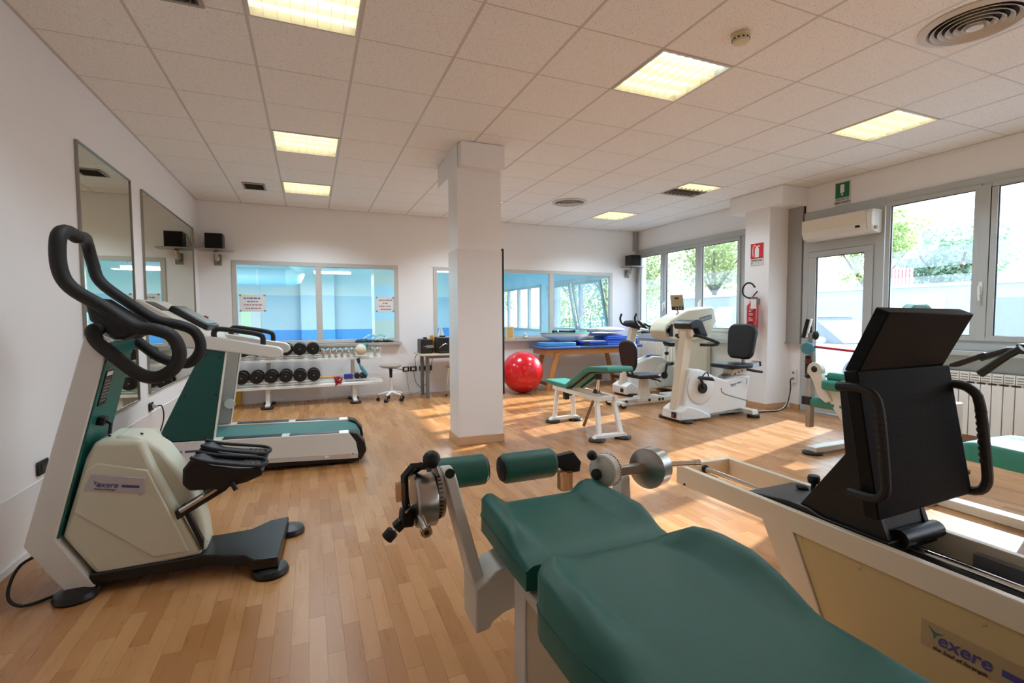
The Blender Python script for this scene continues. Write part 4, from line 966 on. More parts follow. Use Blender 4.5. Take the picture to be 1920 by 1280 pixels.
# ---------------------------------------------------------------- stepper
t = thing('stair_stepper', 'cream and teal stair stepper with tall black handlebars at the left wall', 'stepper', (.75, -.8, 0))
col = [(.272, .275), (.409, .036), (.523, .038), (.386, .289), (.622, 1.20), (.534, 1.24)]
B().prism(col, 'y', -.955, -.60).done('column', MWHITE, t, bevel=.006)
sx_, sz_ = .622-.386, 1.20-.289; L_ = math.hypot(sx_, sz_); ux, uz = sx_/L_, sz_/L_; nx, nz = uz, -ux   # slanted face axes
def on_face(b, a0, a1, y0, y1, t0, t1):
    P = lambda a, y, t_: (.386+ux*a+nx*t_, y, .289+uz*a+nz*t_)
    return b.loft([[P(a0, y0, t0), P(a1, y0, t0), P(a1, y1, t0), P(a0, y1, t0)], [P(a0, y0, t1), P(a1, y0, t1), P(a1, y1, t1), P(a0, y1, t1)]])
on_face(B(), .0, L_-.01, -.945, -.605, .0005, .008).done('front_panel', TEAL, t, bevel=.003, label='teal enamel panel')
pl_ = on_face(B(), .62, .79, -.915, -.825, .008, .012).done('instruction_plate', BLACKP, t)
on_face(B(), .765, .785, -.905, -.835, .012, .0125).done('white_label', PAPER, pl_, flat=True)
for k in range(7): on_face(B(), .64+.016*k, .645+.016*k, -.905+.004*(k % 2), -.845+.01*(k % 3), .012, .0125).done('print_line', GREYP, pl_, flat=True)
on_face(B(), .80, .805, -.905, -.835, .0126, .013).done('print_line', INKR, pl_, flat=True)
b = B(); on_face(b, .52, .56, -.87, -.82, .008, .04); b.tube([(.386+ux*.54+nx*.04, -.84, .289+uz*.54+nz*.04), (.386+ux*.53+nx*.06, -.84, .289+uz*.53+nz*.06), (.386+ux*.48+nx*.065, -.84, .289+uz*.48+nz*.065)], .008, 8); b.done('adjusting_lever', BLACKP, t, bevel=.003)
for a in (.1, .45, .85):
    for y in (-.93, -.62): B().cyl((.386+ux*a+nx*.008, y, .289+uz*a+nz*.008), (.386+ux*a+nx*.011, y, .289+uz*a+nz*.011), .006, n=8).done('screw', RUBBER, t)
# housing
hs = [(.40, .29), (.525, .075), (.75, .085), (.955, .10), (.765, .57), (.72, .71), (.54, .725), (.50, .645)]
B().prism(hs, 'y', -.935, -.615).done('housing', CREAM, t, bevel=.022, seg=3)
up = [(.452, .40), (.75, .13), (.90, .13), (.745, .565), (.55, .625), (.505, .60)]
fc = B().prism(up, 'y', -.945, -.93).done('side_fairing', CREAM, t, bevel=.008)
arc = [(.60, .735), (.70, .72), (.79, .64), (.87, .5), (.925, .36), (.955, .22), (.965, .09), (.80, .09), (.60, .6)]
B().prism(arc, 'y', -.88, -.68).done('flywheel_cover', CREAM, t, bevel=.02, seg=3)
B().prism([(.885, .37), (.96, .17), (.955, .12), (.87, .36)], 'y', -.937, -.905).done('arm_slot', RUBBER, t, flat=True)
bd = B().prism([(.495, .50), (.525, .575), (.735, .53), (.725, .455), (.71, .445), (.70, .46)], 'y', -.952, -.944).done('name_plate', mat('badge_lilac', '#bdb4b4', .4), t, bevel=.003)
logo(bd, (.553, -.9525, .523), (1, 0, -.2), (.2, 0, 1), .025)
for p in ((.57, .728), (.70, .725), (.955, .13)): B().cyl((p[0], -.85, p[1]), (p[0]+.003, -.85, p[1]+.005), .007, n=8).done('screw', RUBBER, t)
# base and discs
bs = [(.50, -.95), (.98, -.95), (1.15, -1.03), (1.20, -1.10), (1.31, -1.11), (1.34, -.58), (1.24, -.60), (1.15, -.69), (.98, -.70), (.50, -.62)]
B().prism(bs, 'z', .045, .10).done('base_plate', BLACKM, t, bevel=.006)
for x, y in ((.45, -.95), (.45, -.62), (1.27, -1.06), (1.34, -.585)): B().lathe([(.02, 0), (.082, 0), (.088, .012), (.08, .035), (.03, .05)], (x, y, 0), n=28).done('foot_disc', DISCB, t)
# pedal arms and pedals
def pedal(y, dx, dz):
    a = B(); a.prism([(.855+dx*.3, .30), (.845, .345+dz*.3), (1.06+dx, .47+dz), (1.10+dx, .455+dz), (1.07+dx, .42+dz)], 'y', y-.02, y+.02); ao = a.done('pedal_arm', BLACKM, t, bevel=.004)
    B().cyl((.87, y-.022, .345), (1.03+dx, y-.022, .437+dz), .012, n=10).done('arm_rod', CHROME, ao)
    pr = [(.893, .49), (.897, .565), (.93, .608), (.965, .606), (1.02, .57), (1.12, .548), (1.235, .535), (1.25, .518), (1.24, .49), (1.17, .465), (1.06, .445), (.92, .455)]
    f = B().prism([(p[0]+dx, p[1]+dz) for p in pr], 'y', y-.075, y+.075).done('foot_plate', BLACKP, t, bevel=.014, seg=3)
    rim = [(.93+dx, y-.06, .617+dz), (1.02+dx, y-.072, .585+dz), (1.23+dx, y-.07, .543+dz), (1.235+dx, y+.07, .543+dz), (1.02+dx, y+.072, .585+dz), (.93+dx, y+.06, .617+dz)]
    B().tube(rim, .009, 8, 5).done('foot_rim', RUBBER, f)
    for k in range(3): B().box(1.15+.025*k+dx, 1.162+.025*k+dx, y-.055, y+.055, .54-.004*k+dz, .548-.004*k+dz).done('tread_bar', RUBBER, f)
    B().tube([(1.09+dx, y-.02, .46+dz), (1.11+dx, y-.09, .47+dz), (1.125+dx, y-.095, .44+dz)], .012, 8).done('clamp_lever', BLACKP, ao)
pedal(-.93, 0, 0); pedal(-.68, 0, .0)
# handlebars
near = [(.475, -.82, 1.685), (.462, -.90, 1.70), (.452, -.95, 1.66), (.452, -.955, 1.53), (.49, -.955, 1.44), (.60, -.955, 1.355), (.715, -.955, 1.262), (.80, -.955, 1.245), (.868, -.955, 1.21), (.895, -.955, 1.13), (.868, -.955, 1.055), (.80, -.955, 1.015), (.73, -.955, 1.035), (.645, -.95, 1.115), (.575, -.945, 1.19), (.553, -.93, 1.24), (.56, -.88, 1.25)]
B().tube(near, .031, 12, 5).done('handlebar_grip', FOAM, t)
far = [(.475, -.82, 1.685), (.462, -.70, 1.70), (.44, -.60, 1.68), (.445, -.56, 1.59), (.475, -.56, 1.49), (.60, -.56, 1.375), (.715, -.56, 1.288), (.82, -.56, 1.26), (.89, -.56, 1.22), (.915, -.56, 1.14), (.885, -.56, 1.07), (.83, -.56, 1.045), (.72, -.56, 1.085), (.61, -.57, 1.19), (.575, -.63, 1.22)]
B().tube(far, .028, 12, 5).done('handlebar_grip', FOAM, t)
b = B(); b.prism([(.515, 1.375), (.54, 1.395), (.70, 1.27), (.715, 1.225), (.66, 1.195), (.62, 1.20), (.53, 1.29)], 'y', -.90, -.62); b.done('console', BLACKP, t, bevel=.02, seg=3)
b = B(); b.prism([(.545, 1.397), (.70, 1.277), (.69, 1.27), (.54, 1.388)], 'y', -.87, -.65); b.done('console_face', mat('dark_glass', '#101214', .15), t)

# ---------------------------------------------------------------- treadmill (local frame, turned a little)
t = thing('treadmill', 'white and dark green treadmill with teal belt in front of the dumbbell rack', 'treadmill', (1.1, 1.10, 0), math.radians(-3.0))
TL = dict(local=True)
sd = [(-.78, .32), (.70, .285), (.76, .2), (.79, .095), (.77, .05), (-.55, .105), (-.74, .15)]
for s_ in (-1, 1): B().prism(sd, 'y', s_*.36, s_*.245).done('side_skirt', MWHITE, t, bevel=.006, **TL)
for s_ in (-1, 1): B().prism([(-.52, .108), (.77, .055), (.775, .095), (-.6, .15)], 'y', s_*.366, s_*.36).done('lower_trim', mat('skirt_lower_trim', '#c9bfb2', .35), t, **TL)  # slightly darker chamfer colour along the lower skirt
for s_ in (-1, 1):
    B().prism([(.70, .29), (.77, .27), (.835, .19), (.845, .11), (.80, .035), (.74, .03), (.77, .10), (.755, .2)], 'y', s_*.362, s_*.22).done('end_cap', BLACKP, t, bevel=.008, **TL)
B().prism([(-.7, .1), (-.62, .055), (.78, .022), (.78, .06)], 'y', -.34, .34).done('chassis', RUBBER, t, **TL)
bl = [(-.62, .305), (.70, .272), (.775, .24), (.81, .175), (.80, .10), (.74, .08), (-.62, .1)]
B().prism(bl, 'y', -.235, .235).done('belt', BELT, t, bevel=.02, seg=4, **TL)
for s_ in (-1, 1):
    for a, c_ in ((-.28, .16), (.22, .62)): B().prism([(a, .318-.0235*(a+.78)+.001), (c_, .318-.0235*(c_+.78)+.001), (c_, .324-.0235*(c_+.78)), (a, .324-.0235*(a+.78))], 'y', s_*.355, s_*.262).done('anti_slip_pad', DISCB, t, bevel=.002, **TL)
for s_ in (-1, 1):
    y0, y1 = s_*.352, s_*.30
    B().prism([(-.73, .33), (-.345, .315), (-.235, 1.02), (-.385, 1.05)], 'y', y0, y1).done('upright_panel', TEALD, t, bevel=.003, label='dark green side panel', **TL)
    for p in ((-.66, .36), (-.4, .34), (-.27, .98), (-.37, 1.0), (-.53, .68), (-.31, .68)): B().cyl((p[0], y0, p[1]), (p[0], y0+s_*.004, p[1]), .009, n=8).done('screw', RUBBER, t, **TL)
    B().prism([(-.342, .312), (-.336, .312), (-.228, 1.02), (-.234, 1.02)], 'y', y0+s_*.001, y1).done('panel_edge', PVCW, t, **TL)
    B().prism([(-.72, .33), (-.345, .315), (-.238, 1.02), (-.38, 1.045)], 'y', y1-s_*.001, y1-s_*.012).done('inner_cover', mat('treadmill_grey', '#b3aea8', .35), t, bevel=.002, **TL)
    B().prism([(-.42, 1.06), (-.42, 1.17), (-.30, 1.145), (.15, 1.055), (.185, 1.03), (.19, .99), (.165, .965), (.13, .96)], 'y', s_*.37, s_*.29).done('arm_rest', MWHITE, t, bevel=.01, seg=3, **TL)
    B().tube([(-.31, s_*.33, 1.13), (-.315, s_*.33, 1.175), (-.295, s_*.33, 1.205), (-.23, s_*.33, 1.205), (-.05, s_*.33, 1.175), (.02, s_*.33, 1.155), (.04, s_*.33, 1.13), (.04, s_*.33, 1.06)], .021, 10, 3).done('hand_grip', FOAM, t, **TL)
B().prism([(-.74, .33), (-.70, .33), (-.37, 1.03), (-.40, 1.05)], 'y', -.30, .30).done('front_cover', TEALD, t, **TL)
B().prism([(-.69, .33), (-.43, .32), (-.37, .75), (-.36, 1.03)], 'y', -.285, .285).done('motor_hood', mat('treadmill_grey', '#b3aea8', .35), t, **TL)
b = B(); b.cyl((-.335, .287, .50), (-.335, .275, .50), .045, n=24); b.done('speaker_vent', PVCW, t, **TL)
b = B()
b.prism([(-.86, 1.425), (-.82, 1.45), (-.37, 1.165), (-.33, 1.10), (-.40, 1.045), (-.52, 1.06)], 'y', -.33, .33); cb_ = b.done('console', mat('console_warm', '#cfc7bb', .35), t, bevel=.012, **TL)
def slope(a, h): return (-.82+.45*a+.53*h, 1.45-.285*a+.845*h)
def on_con(b, a0, a1, y0, y1, h0, h1):
    q = [slope(a0, h0), slope(a1, h0), slope(a1, h1), slope(a0, h1)]; return b.prism(q, 'y', y0, y1)
on_con(B(), .08, .32, -.28, -.08, .0, .006).done('info_panel', mat('brown_panel', '#4b423c', .4), cb_, **TL)
on_con(B(), .3, .9, -.12, .26, .0, .05).done('display_housing', BLACKP, cb_, bevel=.012, **TL)
on_con(B(), .36, .84, -.08, .22, .05, .052).done('display', SCREEN, cb_, **TL)
B().cyl((*[(slope(.62, .04)[0])], .29, slope(.62, .0)[1]), (slope(.62, .08)[0], .29, slope(.62, .05)[1]), .02, n=14).done('stop_button', mat('red_button', '#c03a2a', .3), cb_, **TL)
for x in (-.5, .56):
    for s_ in (-1, 1):
        B().cyl((x, s_*.28, .02), (x, s_*.28, .06), .012, n=10).done('foot_stem', STEEL, t, **TL); B().lathe([(.035, 0), (.04, .008), (.03, .022)], (x, s_*.28, 0), n=18).done('foot', RUBBER, t, **TL)
logo(t, (-.665, -.3605, .24), (1, 0, -.02), (0, 0, 1), .035, local=True)
B().box(.55, .70, -.3675, -.366, .075, .10).done('rating_label', mat('pinkish_label', '#d5b0a4', .5), t, flat=True, **TL)
B().box(.722, .735, -.3675, -.366, .09, .102).done('green_label', mat('olive_label', '#6f7a3a', .5), t, flat=True, **TL)
B().box(.5, .53, -.3675, -.366, .08, .1).done('white_label', PAPER, t, flat=True, **TL)
B().prism([(-.80, .20), (-.74, .335), (-.72, .335), (-.76, .1)], 'y', -.30, .30).done('nose_trim', RUBBER, t, **TL)

# ---------------------------------------------------------------- adjustable bench
t = thing('exercise_bench', 'green padded adjustable bench on white frame in the middle of the floor', 'bench', (4.37, 1.0, 0))
BW = mat('bench_frame_enamel', '#efece6', .3)
for y, yt in ((1.52, 1.50), (.52, .62)):
    for s_ in (-1, 1):
        b = B(); b.prism([(4.37+s_*.135-.025, .06), (4.37+s_*.135+.025, .06), (4.37+s_*.1+.022, .43), (4.37+s_*.1-.022, .43)], 'y', y-.02, y+.02)
        for v in b.bm.verts:
            if v.co.z > .3: v.co.y += yt-y
        b.done('leg', BW, t, bevel=.004)
    B().prism([(4.16, .03), (4.20, .065), (4.54, .065), (4.58, .03)], 'y', y-.035, y+.035).done('foot_bar', BW, t, bevel=.004)
    for x in (4.21, 4.53): B().lathe([(.03, 0), (.085, 0), (.09, .012), (.08, .03), (.03, .035)], (x, y, 0), n=24).done('foot_disc', DISCB, t)
for s_ in (-1, 1): B().box(4.37+s_*.1-.022, 4.37+s_*.1+.022, .56, 1.6, .40, .45).done('frame_rail', BW, t, bevel=.004)
for y in (.6, 1.56): B().box(4.27, 4.47, y-.022, y+.022, .402, .448).done('cross_rail', BW, t, bevel=.004)
sp = [(1.76, .455), (1.76, .495), (1.74, .505), (1.24, .50), (1.22, .455)]
B().prism(sp, 'x', 4.23, 4.51).done('seat_pad', TEALV, t, bevel=.012, seg=3)
bp_ = [(1.235, .455), (1.235, .50), (.78, .742), (.72, .76), (.36, .785), (.335, .77), (.335, .735), (.72, .705), (.80, .685)]
B().prism(bp_, 'x', 4.215, 4.525).done('back_pad', TEALV, t, bevel=.012, seg=3)
for s_ in (-1, 1): B().tube([(4.37+s_*.07, 1.22, .455), (4.37+s_*.07, .78, .68), (4.37+s_*.07, .42, .728)], .013, 8).done('pad_rail', BLACKM, t)
B().cyl((4.37, .77, .45), (4.37, .74, .69), .018, n=12).done('support_post', CHROME, t); B().box(4.34, 4.40, .72, .78, .61, .67).done('post_clamp', BLACKP, t, bevel=.004)
b = B(); b.prism([(.73, .452), (.83, .452), (.80, .50), (.76, .50)], 'x', 4.345, 4.395); b.done('post_bracket', BLACKP, t, bevel=.004)
B().tube([(4.37, .82, .40), (4.37, 1.05, .04)], .022, 4).done('prop_leg', STEEL, t); B().box(4.34, 4.40, 1.44, 1.50, .28, .40).done('height_pin_block', BLACKP, t, bevel=.004)
B().cyl((4.40, 1.47, .33), (4.45, 1.47, .33), .012, n=10).done('pin_knob', RUBBER, t)

# ---------------------------------------------------------------- recumbent bike (front)
def curve_pts(c, r, a0, a1, n): return [(c[0]+r*math.cos(math.radians(a0+(a1-a0)*i/n)), c[1]+r*math.sin(math.radians(a0+(a1-a0)*i/n))) for i in range(n+1)]
t = thing('recumbent_bike', 'white recumbent exercise bike with black backrest in front of the wall pillar', 'exercise bike', (6.15, 1.0, 0))
y0, y1 = .86, 1.12
body = [(5.66, .10), (6.07, .045), (6.70, .09), (6.77, .52), (6.50, .53), (6.36, .475), (6.16, .535), (6.03, .60), (5.93, .63), (5.76, .64), (5.70, .35)]
B().prism(body, 'y', y0+.02, y1-.02).done('body_shell', BIKEW, t, bevel=.025, seg=3)
B().lathe([(.205, 0), (.205, .012), (.19, .022), (.05, .026)], (5.925, y0+.02, .41), (0, -1, 0), 40).done('wheel_cover', BIKEW, t)
B().tube([(6.72, y0+.018, .19), (6.33, y0+.018, .30), (6.27, y0+.018, .34), (6.265, y0+.018, .38)], .006, 6).done('shell_groove', mat('groove_grey', '#8d9093', .5), t)
B().box(6.0, 6.68, y0-.002, y0+.018, .058, .072).done('lower_seam', GREYP, t)
post = [(5.575, .09), (5.70, .085), (5.85, 1.04), (5.84, 1.12), (5.745, 1.12)]
B().prism(post, 'y', .935, 1.045).done('front_post', MWARM, t, bevel=.012, seg=3)
shoe = [(5.57, .03), (5.58, .14), (5.68, .20), (5.80, .17), (6.04, .075), (6.06, .03)]
B().prism(shoe, 'y', y0-.04, y1+.04).done('front_shoe', BIKEW, t, bevel=.015, seg=3)
B().box(5.56, 5.572, .9, .97, .05, .12).done('power_socket', RUBBER, t); B().box(5.555, 5.56, .93, .95, .06, .09).done('power_switch', mat('red_button', '#c03a2a', .3), t)
for x, y in ((5.66, .82), (5.66, 1.2)): B().cyl((x, y, 0), (x, y, .03), .08, n=24).done('foot_disc', DISCB, t, bevel=.006)
B().box(5.6, 5.75, .80, 1.22, .008, .035).done('foot_bar', BLACKP, t, bevel=.006)
B().prism([(.70, .04), (.72, .10), (1.30, .10), (1.32, .04)], 'x', 6.62, 6.72).done('rear_stabiliser', MWHITE, t, bevel=.008)
for y in (.74, 1.27): B().cyl((6.67, y, 0), (6.67, y, .042), .075, n=24).done('foot_disc', DISCB, t, bevel=.006)
ck = B().cyl((5.925, y0-.01, .405), (5.925, y0-.035, .405), .065, n=24).done('crank_disc', DISCB, t, bevel=.004)
B().tube([(5.925, y0-.04, .405), (5.90, y0-.045, .47), (5.86, y0-.045, .54)], .017, 8).done('crank_arm', BLACKP, ck)
b = B(); b.prism([(5.80, .53), (5.83, .565), (5.97, .55), (6.01, .50), (5.96, .505), (5.86, .52)], 'y', y0-.14, y0-.05); b.done('pedal', BLACKP, ck, bevel=.008)
B().tube([(5.81, y0-.13, .56), (5.86, y0-.12, .60), (5.95, y0-.07, .60), (5.98, y0-.06, .55)], .008, 6, 3).done('pedal_strap', RUBBER, ck)
# console
cn = [(5.71, 1.19), (5.76, 1.235), (5.84, 1.25), (5.91, 1.235), (6.0, 1.06), (5.985, 1.035), (5.88, 1.06), (5.83, 1.14), (5.74, 1.13)]
B().prism(cn, 'y', .84, 1.14).done('console', BLACKP, t, bevel=.03, seg=4)
B().prism([(5.745, 1.175), (5.775, 1.178), (5.84, 1.04), (5.77, 1.03)], 'y', .88, 1.10).done('console_back', MWARM, t, bevel=.004)
b = B()
B().tube([(5.84, .99, 1.04), (5.82, .86, 1.05), (5.84, .78, 1.04), (6.02, .72, .975), (6.04, .72, .955), (5.98, .74, .94), (5.87, .84, .94)], .019, 8, 2).done('handlebar', FOAM, t)
B().tube([(5.84, .99, 1.04), (5.82, 1.14, 1.05), (5.84, 1.22, 1.04), (6.02, 1.28, .975), (6.04, 1.28, .955), (5.98, 1.26, .94), (5.87, 1.16, .94)], .019, 8, 2).done('handlebar', FOAM, t)
# seat on rail
B().prism([(6.36, .47), (6.40, .52), (6.97, .68), (6.985, .625)], 'y', .93, 1.05).done('seat_rail', STEEL, t, bevel=.003)
B().prism([(6.985, .62), (6.975, .68), (7.0, .685), (7.01, .625)], 'y', .925, 1.055).done('rail_end', RUBBER, t)
B().prism([(6.47, .51), (6.49, .60), (6.72, .625), (6.76, .55)], 'y', .91, 1.07).done('seat_carriage', MWARM, t, bevel=.006)
for k in range(3): B().cyl((6.53+.06*k, .91, .545+.017*k), (6.53+.06*k, .904, .545+.017*k), .01, n=10).done('bolt', RUBBER, t)
st_ = B(); slab(st_, (6.55, .99, .65), (1, 0, 0), (0, 1, 0), roundrect(.44, .42, .12, 6), .055); st_.done('seat', BLACKV, t, bevel=.018, seg=3)
for s_ in (-1, 1): B().tube([(6.60, .99+s_*.2, .61), (6.63, .99+s_*.26, .60), (6.78, .99+s_*.27, .575)], .017, 8, 3).done('side_grip', FOAM, t)
B().tube([(6.74, .99, .6), (6.76, .99, .70), (6.77, .99, .88)], .025, 8).done('back_post', MWARM, t)
b = B(); Rb = Matrix.Rotation(.12, 3, 'Y')
xd, yd = Rb @ V((0, -1, 0)), Rb @ V((0, 0, 1))
pts = [(p[0]*(1-.10*(p[1] < 0)), p[1]) for p in roundrect(.44, .46, .11, 6)]
slab(b, (6.72, .99, .955), xd, yd, pts, .075); b.done('backrest', BLACKV, t, bevel=.025, seg=3)
logo(t, (6.44, y0+.0175, .41), (1, 0, .2), (-.2, 0, 1), .026)
B().tube([(6.70, y0+.018, .48), (6.705, y0+.018, .45), (6.695, y0+.018, .40)], .004, 6, 3).done('blue_bracket', INKB, t)

# ---------------------------------------------------------------- upright bike (behind)
t = thing('upright_bike', 'white upright exercise bike farthest back beside the cream radiator', 'exercise bike', (6.7, 2.9, 0))
y0, y1 = 2.80, 3.02
B().prism([(6.24, .10), (6.6, .06), (7.2, .09), (7.2, .40), (7.10, .52), (6.92, .62), (6.75, .63), (6.5, .55), (6.33, .50)], 'y', y0, y1).done('body_shell', BIKEW, t, bevel=.03, seg=3)
B().lathe([(.2, 0), (.2, .01), (.185, .02), (.05, .024)], (6.95, y0, .30), (0, -1, 0), 36).done('wheel_cover', BIKEW, t)
B().prism([(6.14, .10), (6.26, .09), (6.48, 1.08), (6.36, 1.10)], 'y', 2.86, 2.96).done('front_post', MWARM, t, bevel=.012)
B().prism([(6.14, .03), (6.14, .16), (6.25, .22), (6.5, .09), (6.5, .03)], 'y', 2.72, 3.1).done('front_shoe', BIKEW, t, bevel=.012)
B().box(6.135, 6.14, 2.78, 2.86, .06, .12).done('power_socket', RUBBER, t)
for x in (6.25, 7.12):
    B().box(x-.05, x+.05, 2.66, 3.16, .012, .045).done('stabiliser', BLACKP, t, bevel=.008)
B().prism([(6.3, 1.17), (6.34, 1.215), (6.46, 1.225), (6.60, 1.10), (6.58, 1.06), (6.50, 1.07), (6.42, 1.13)], 'y', 2.77, 3.05).done('console', BLACKP, t, bevel=.012)
for s_ in (-1, 1):
    B().tube([(6.5, 2.91+s_*.05, 1.12), (6.42, 2.91+s_*.16, 1.13), (6.34, 2.91+s_*.2, 1.17), (6.30, 2.91+s_*.2, 1.25), (6.33, 2.91+s_*.2, 1.33)], .017, 8, 3).done('bar_end', FOAM, t)
    B().tube([(6.5, 2.91+s_*.05, 1.2), (6.60, 2.91+s_*.17, 1.13), (6.76, 2.91+s_*.2, 1.07), (6.73, 2.91+s_*.18, 1.04), (6.52, 2.91+s_*.08, 1.02)], .017, 8, 2).done('aero_bar', FOAM, t)
ck = B().cyl((6.95, y0-.02, .30), (6.95, y0-.045, .30), .06, n=20).done('crank_disc', DISCB, t)
B().tube([(6.95, y0-.05, .30), (6.97, y0-.05, .42), (6.98, y0-.055, .48)], .016, 8).done('crank_arm', BLACKP, ck); B().prism([(6.93, .47), (6.97, .52), (7.10, .53), (7.11, .49)], 'y', y0-.16, y0-.06).done('pedal', BLACKP, ck, bevel=.008)
B().cyl((7.06, 2.91, .55), (7.12, 2.91, .78), .026, n=14).done('seat_post', PVCW, t); B().cyl((7.06, 2.87, .66), (7.06, 2.83, .66), .03, n=14).done('post_knob', RUBBER, t)
b = B(); b.prism([(7.03, .84), (7.06, .87), (7.14, .84), (7.30, .86), (7.31, .81), (7.22, .77), (7.13, .77)], 'y', 2.83, 2.99)
for v in b.bm.verts:
    if v.co.x < 7.1: v.co.y = 2.91+(v.co.y-2.91)*.4
    elif v.co.x > 7.2: v.co.y = 2.91+(v.co.y-2.91)*1.3
b.done('saddle', BLACKV, t, bevel=.02, seg=3)
B().prism([(6.66, .635), (6.75, .645), (6.92, .635), (6.99, .59), (6.98, .57), (6.9, .61), (6.75, .625)], 'y', 2.85, 2.97).done('top_pad', NAVY, t)

# ---------------------------------------------------------------- arm ergometer with seat
t = thing('arm_ergometer', 'cream arm ergometer with hand cranks and a black seat on a rail', 'ergometer', (6.5, 2.15, 0))
B().prism([(6.46, 1.06), (6.50, 1.16), (6.58, 1.22), (6.92, 1.375), (7.40, 1.435), (7.45, 1.41), (7.51, 1.20), (7.33, .95), (7.05, .90), (6.60, .92), (6.50, .96)], 'y', 2.2, 2.56).done('head', CREAM, t, bevel=.02, seg=3)
B().prism([(6.92, .03), (7.35, .03), (7.34, .95), (6.95, .95)], 'y', 2.23, 2.53).done('column', CREAM, t, bevel=.012)
B().box(6.75, 7.45, 1.98, 2.66, .0, .04).done('base_plate', MWHITE, t, bevel=.008)
B().obox((6.79, 2.3, 1.50), (.012, .2, .25), Euler((0, -.3, .5))).done('display_panel', mat('ergometer_console', '#b7a98a', .4), t, bevel=.004)
dp = t.children[-1]
Rm = Euler((0, -.3, .5)).to_matrix()
def on_dp(u, v, su, sv, m, nm): 
    c_ = V((6.79, 2.3, 1.50))+Rm @ V((-.0075, u, v)); B().obox(c_, (.004, su, sv), Euler((0, -.3, .5))).done(nm, m, dp, flat=True)
on_dp(0, -.09, .18, .05, RUBBER, 'keypad'); on_dp(0, .07, .06, .025, RUBBER, 'readout')
for u in (-.06, -.02, .03): on_dp(u, .02, .014, .012, GREYP, 'key'); on_dp(u, -.02, .014, .012, GREYP, 'key')
for u in (-.06, -.02, .02): on_dp(u, -.09, .02, .018, PVCW, 'white_key')
B().tube([(6.79, 2.3, 1.38), (6.82, 2.3, 1.35), (6.78, 2.3, 1.31)], .012, 8).done('display_stalk', STEEL, t)
b = B(); slab(b, (7.27, 2.198, 1.25), (1, 0, .22), (-.22, 0, 1), roundrect(.26, .07, .01, 2), .006); bd = b.done('name_plate', mat('badge_slate', '#56646c', .35), t)
for k in range(6): slab(B(), (7.17+.03*k, 2.1945, 1.228+.0066*k), (1, 0, .22), (-.22, 0, 1), roundrect(.02, .038, .004, 2), .0015).done('badge_mark', mat('badge_letter', '#aab4b4', .4), bd, flat=True)
slab(B(), (7.365, 2.1945, 1.271), (1, 0, .22), (-.22, 0, 1), roundrect(.045, .05, .006, 2), .0015).done('badge_mark', mat('badge_blue', '#7f9ab0', .4), bd, flat=True)
for s_, y in ((1, 2.19), (-1, 2.57)):
    cr_ = B().cyl((6.54, y, 1.07), (6.54, y-.03*s_, 1.07), .05, n=20).done('crank_hub', DISCB, t)
    if s_ > 0:
        B().prism([(6.555, .98), (6.60, .98), (6.57, 1.165), (6.53, 1.165)], 'y', y-.03, y-.05).done('crank_arm', CHROME, cr_, bevel=.003)
        B().prism([(6.48, 1.13), (6.53, 1.17), (6.56, 1.165), (6.56, .98), (6.50, .98), (6.515, 1.10)], 'y', y-.05, y-.075).done('hand_grip', BLACKP, cr_, bevel=.006)
    else:
        B().prism([(6.52, 1.04), (6.56, 1.04), (6.58, 1.14), (6.54, 1.15)], 'y', y+.03, y+.05).done('crank_arm', BLACKP, cr_, bevel=.003)
        B().tube([(6.56, y+.05, 1.05), (6.42, y+.04, 1.07), (6.33, y+.03, 1.09)], .02, 8, 2).done('hand_grip', PVCW, cr_)
B().box(5.5, 6.74, 1.99, 2.13, .045, .10).done('seat_rail', mat('rail_alloy', '#cfcdc9', .3, .3), t, bevel=.006)
B().prism([(5.82, .05), (5.86, .125), (6.25, .125), (6.3, .05)], 'y', 1.975, 2.145).done('carriage', MWHITE, t, bevel=.008)
for x in (5.62, 6.02, 6.2, 6.26): B().cyl((x, 1.985, .075), (x, 1.965, .075), .02, n=12).done('bolt_cap', RUBBER, t)
b = B(); b.box(5.46, 5.54, 1.85, 2.27, .04, .09); b.done('rear_stabiliser', MWHITE, t, bevel=.008)
for y in (1.88, 2.24): B().cyl((5.5, y-.02, .045), (5.5, y+.02, .045), .045, n=18).done('castor', DISCB, t)
B().prism([(5.90, .10), (6.08, .10), (6.03, .40), (5.93, .40)], 'y', 2.02, 2.10).done('seat_column', MWARM, t, bevel=.006)
b = B(); slab(b, (5.98, 2.06, .425), (1, 0, 0), (0, 1, 0), roundrect(.42, .4, .11, 6), .055); b.done('seat', BLACKV, t, bevel=.018, seg=3)
B().tube([(6.04, 1.98, .385), (6.10, 1.9, .37), (6.13, 1.86, .35)], .011, 8).done('seat_lever', RUBBER, t)
for s_ in (-1, 1): B().tube([(5.9, 2.06+s_*.06, .40), (5.78, 2.06+s_*.06, .42), (5.72, 2.06+s_*.06, .52), (5.70, 2.06+s_*.06, .72)], .013, 8, 3).done('back_bracket', BLACKM, t)
b = B(); Rb = Matrix.Rotation(-.1, 3, 'Y'); xd, yd = Rb @ V((0, 1, 0)), Rb @ V((0, 0, 1))
pts = [(p[0]*(1-.28*max(0, -(p[1])/.22)), p[1]) for p in roundrect(.40, .46, .14, 6)]
slab(b, (5.71, 2.06, .72), xd, yd, pts, .06); b.done('backrest', BLACKV, t, bevel=.022, seg=3)
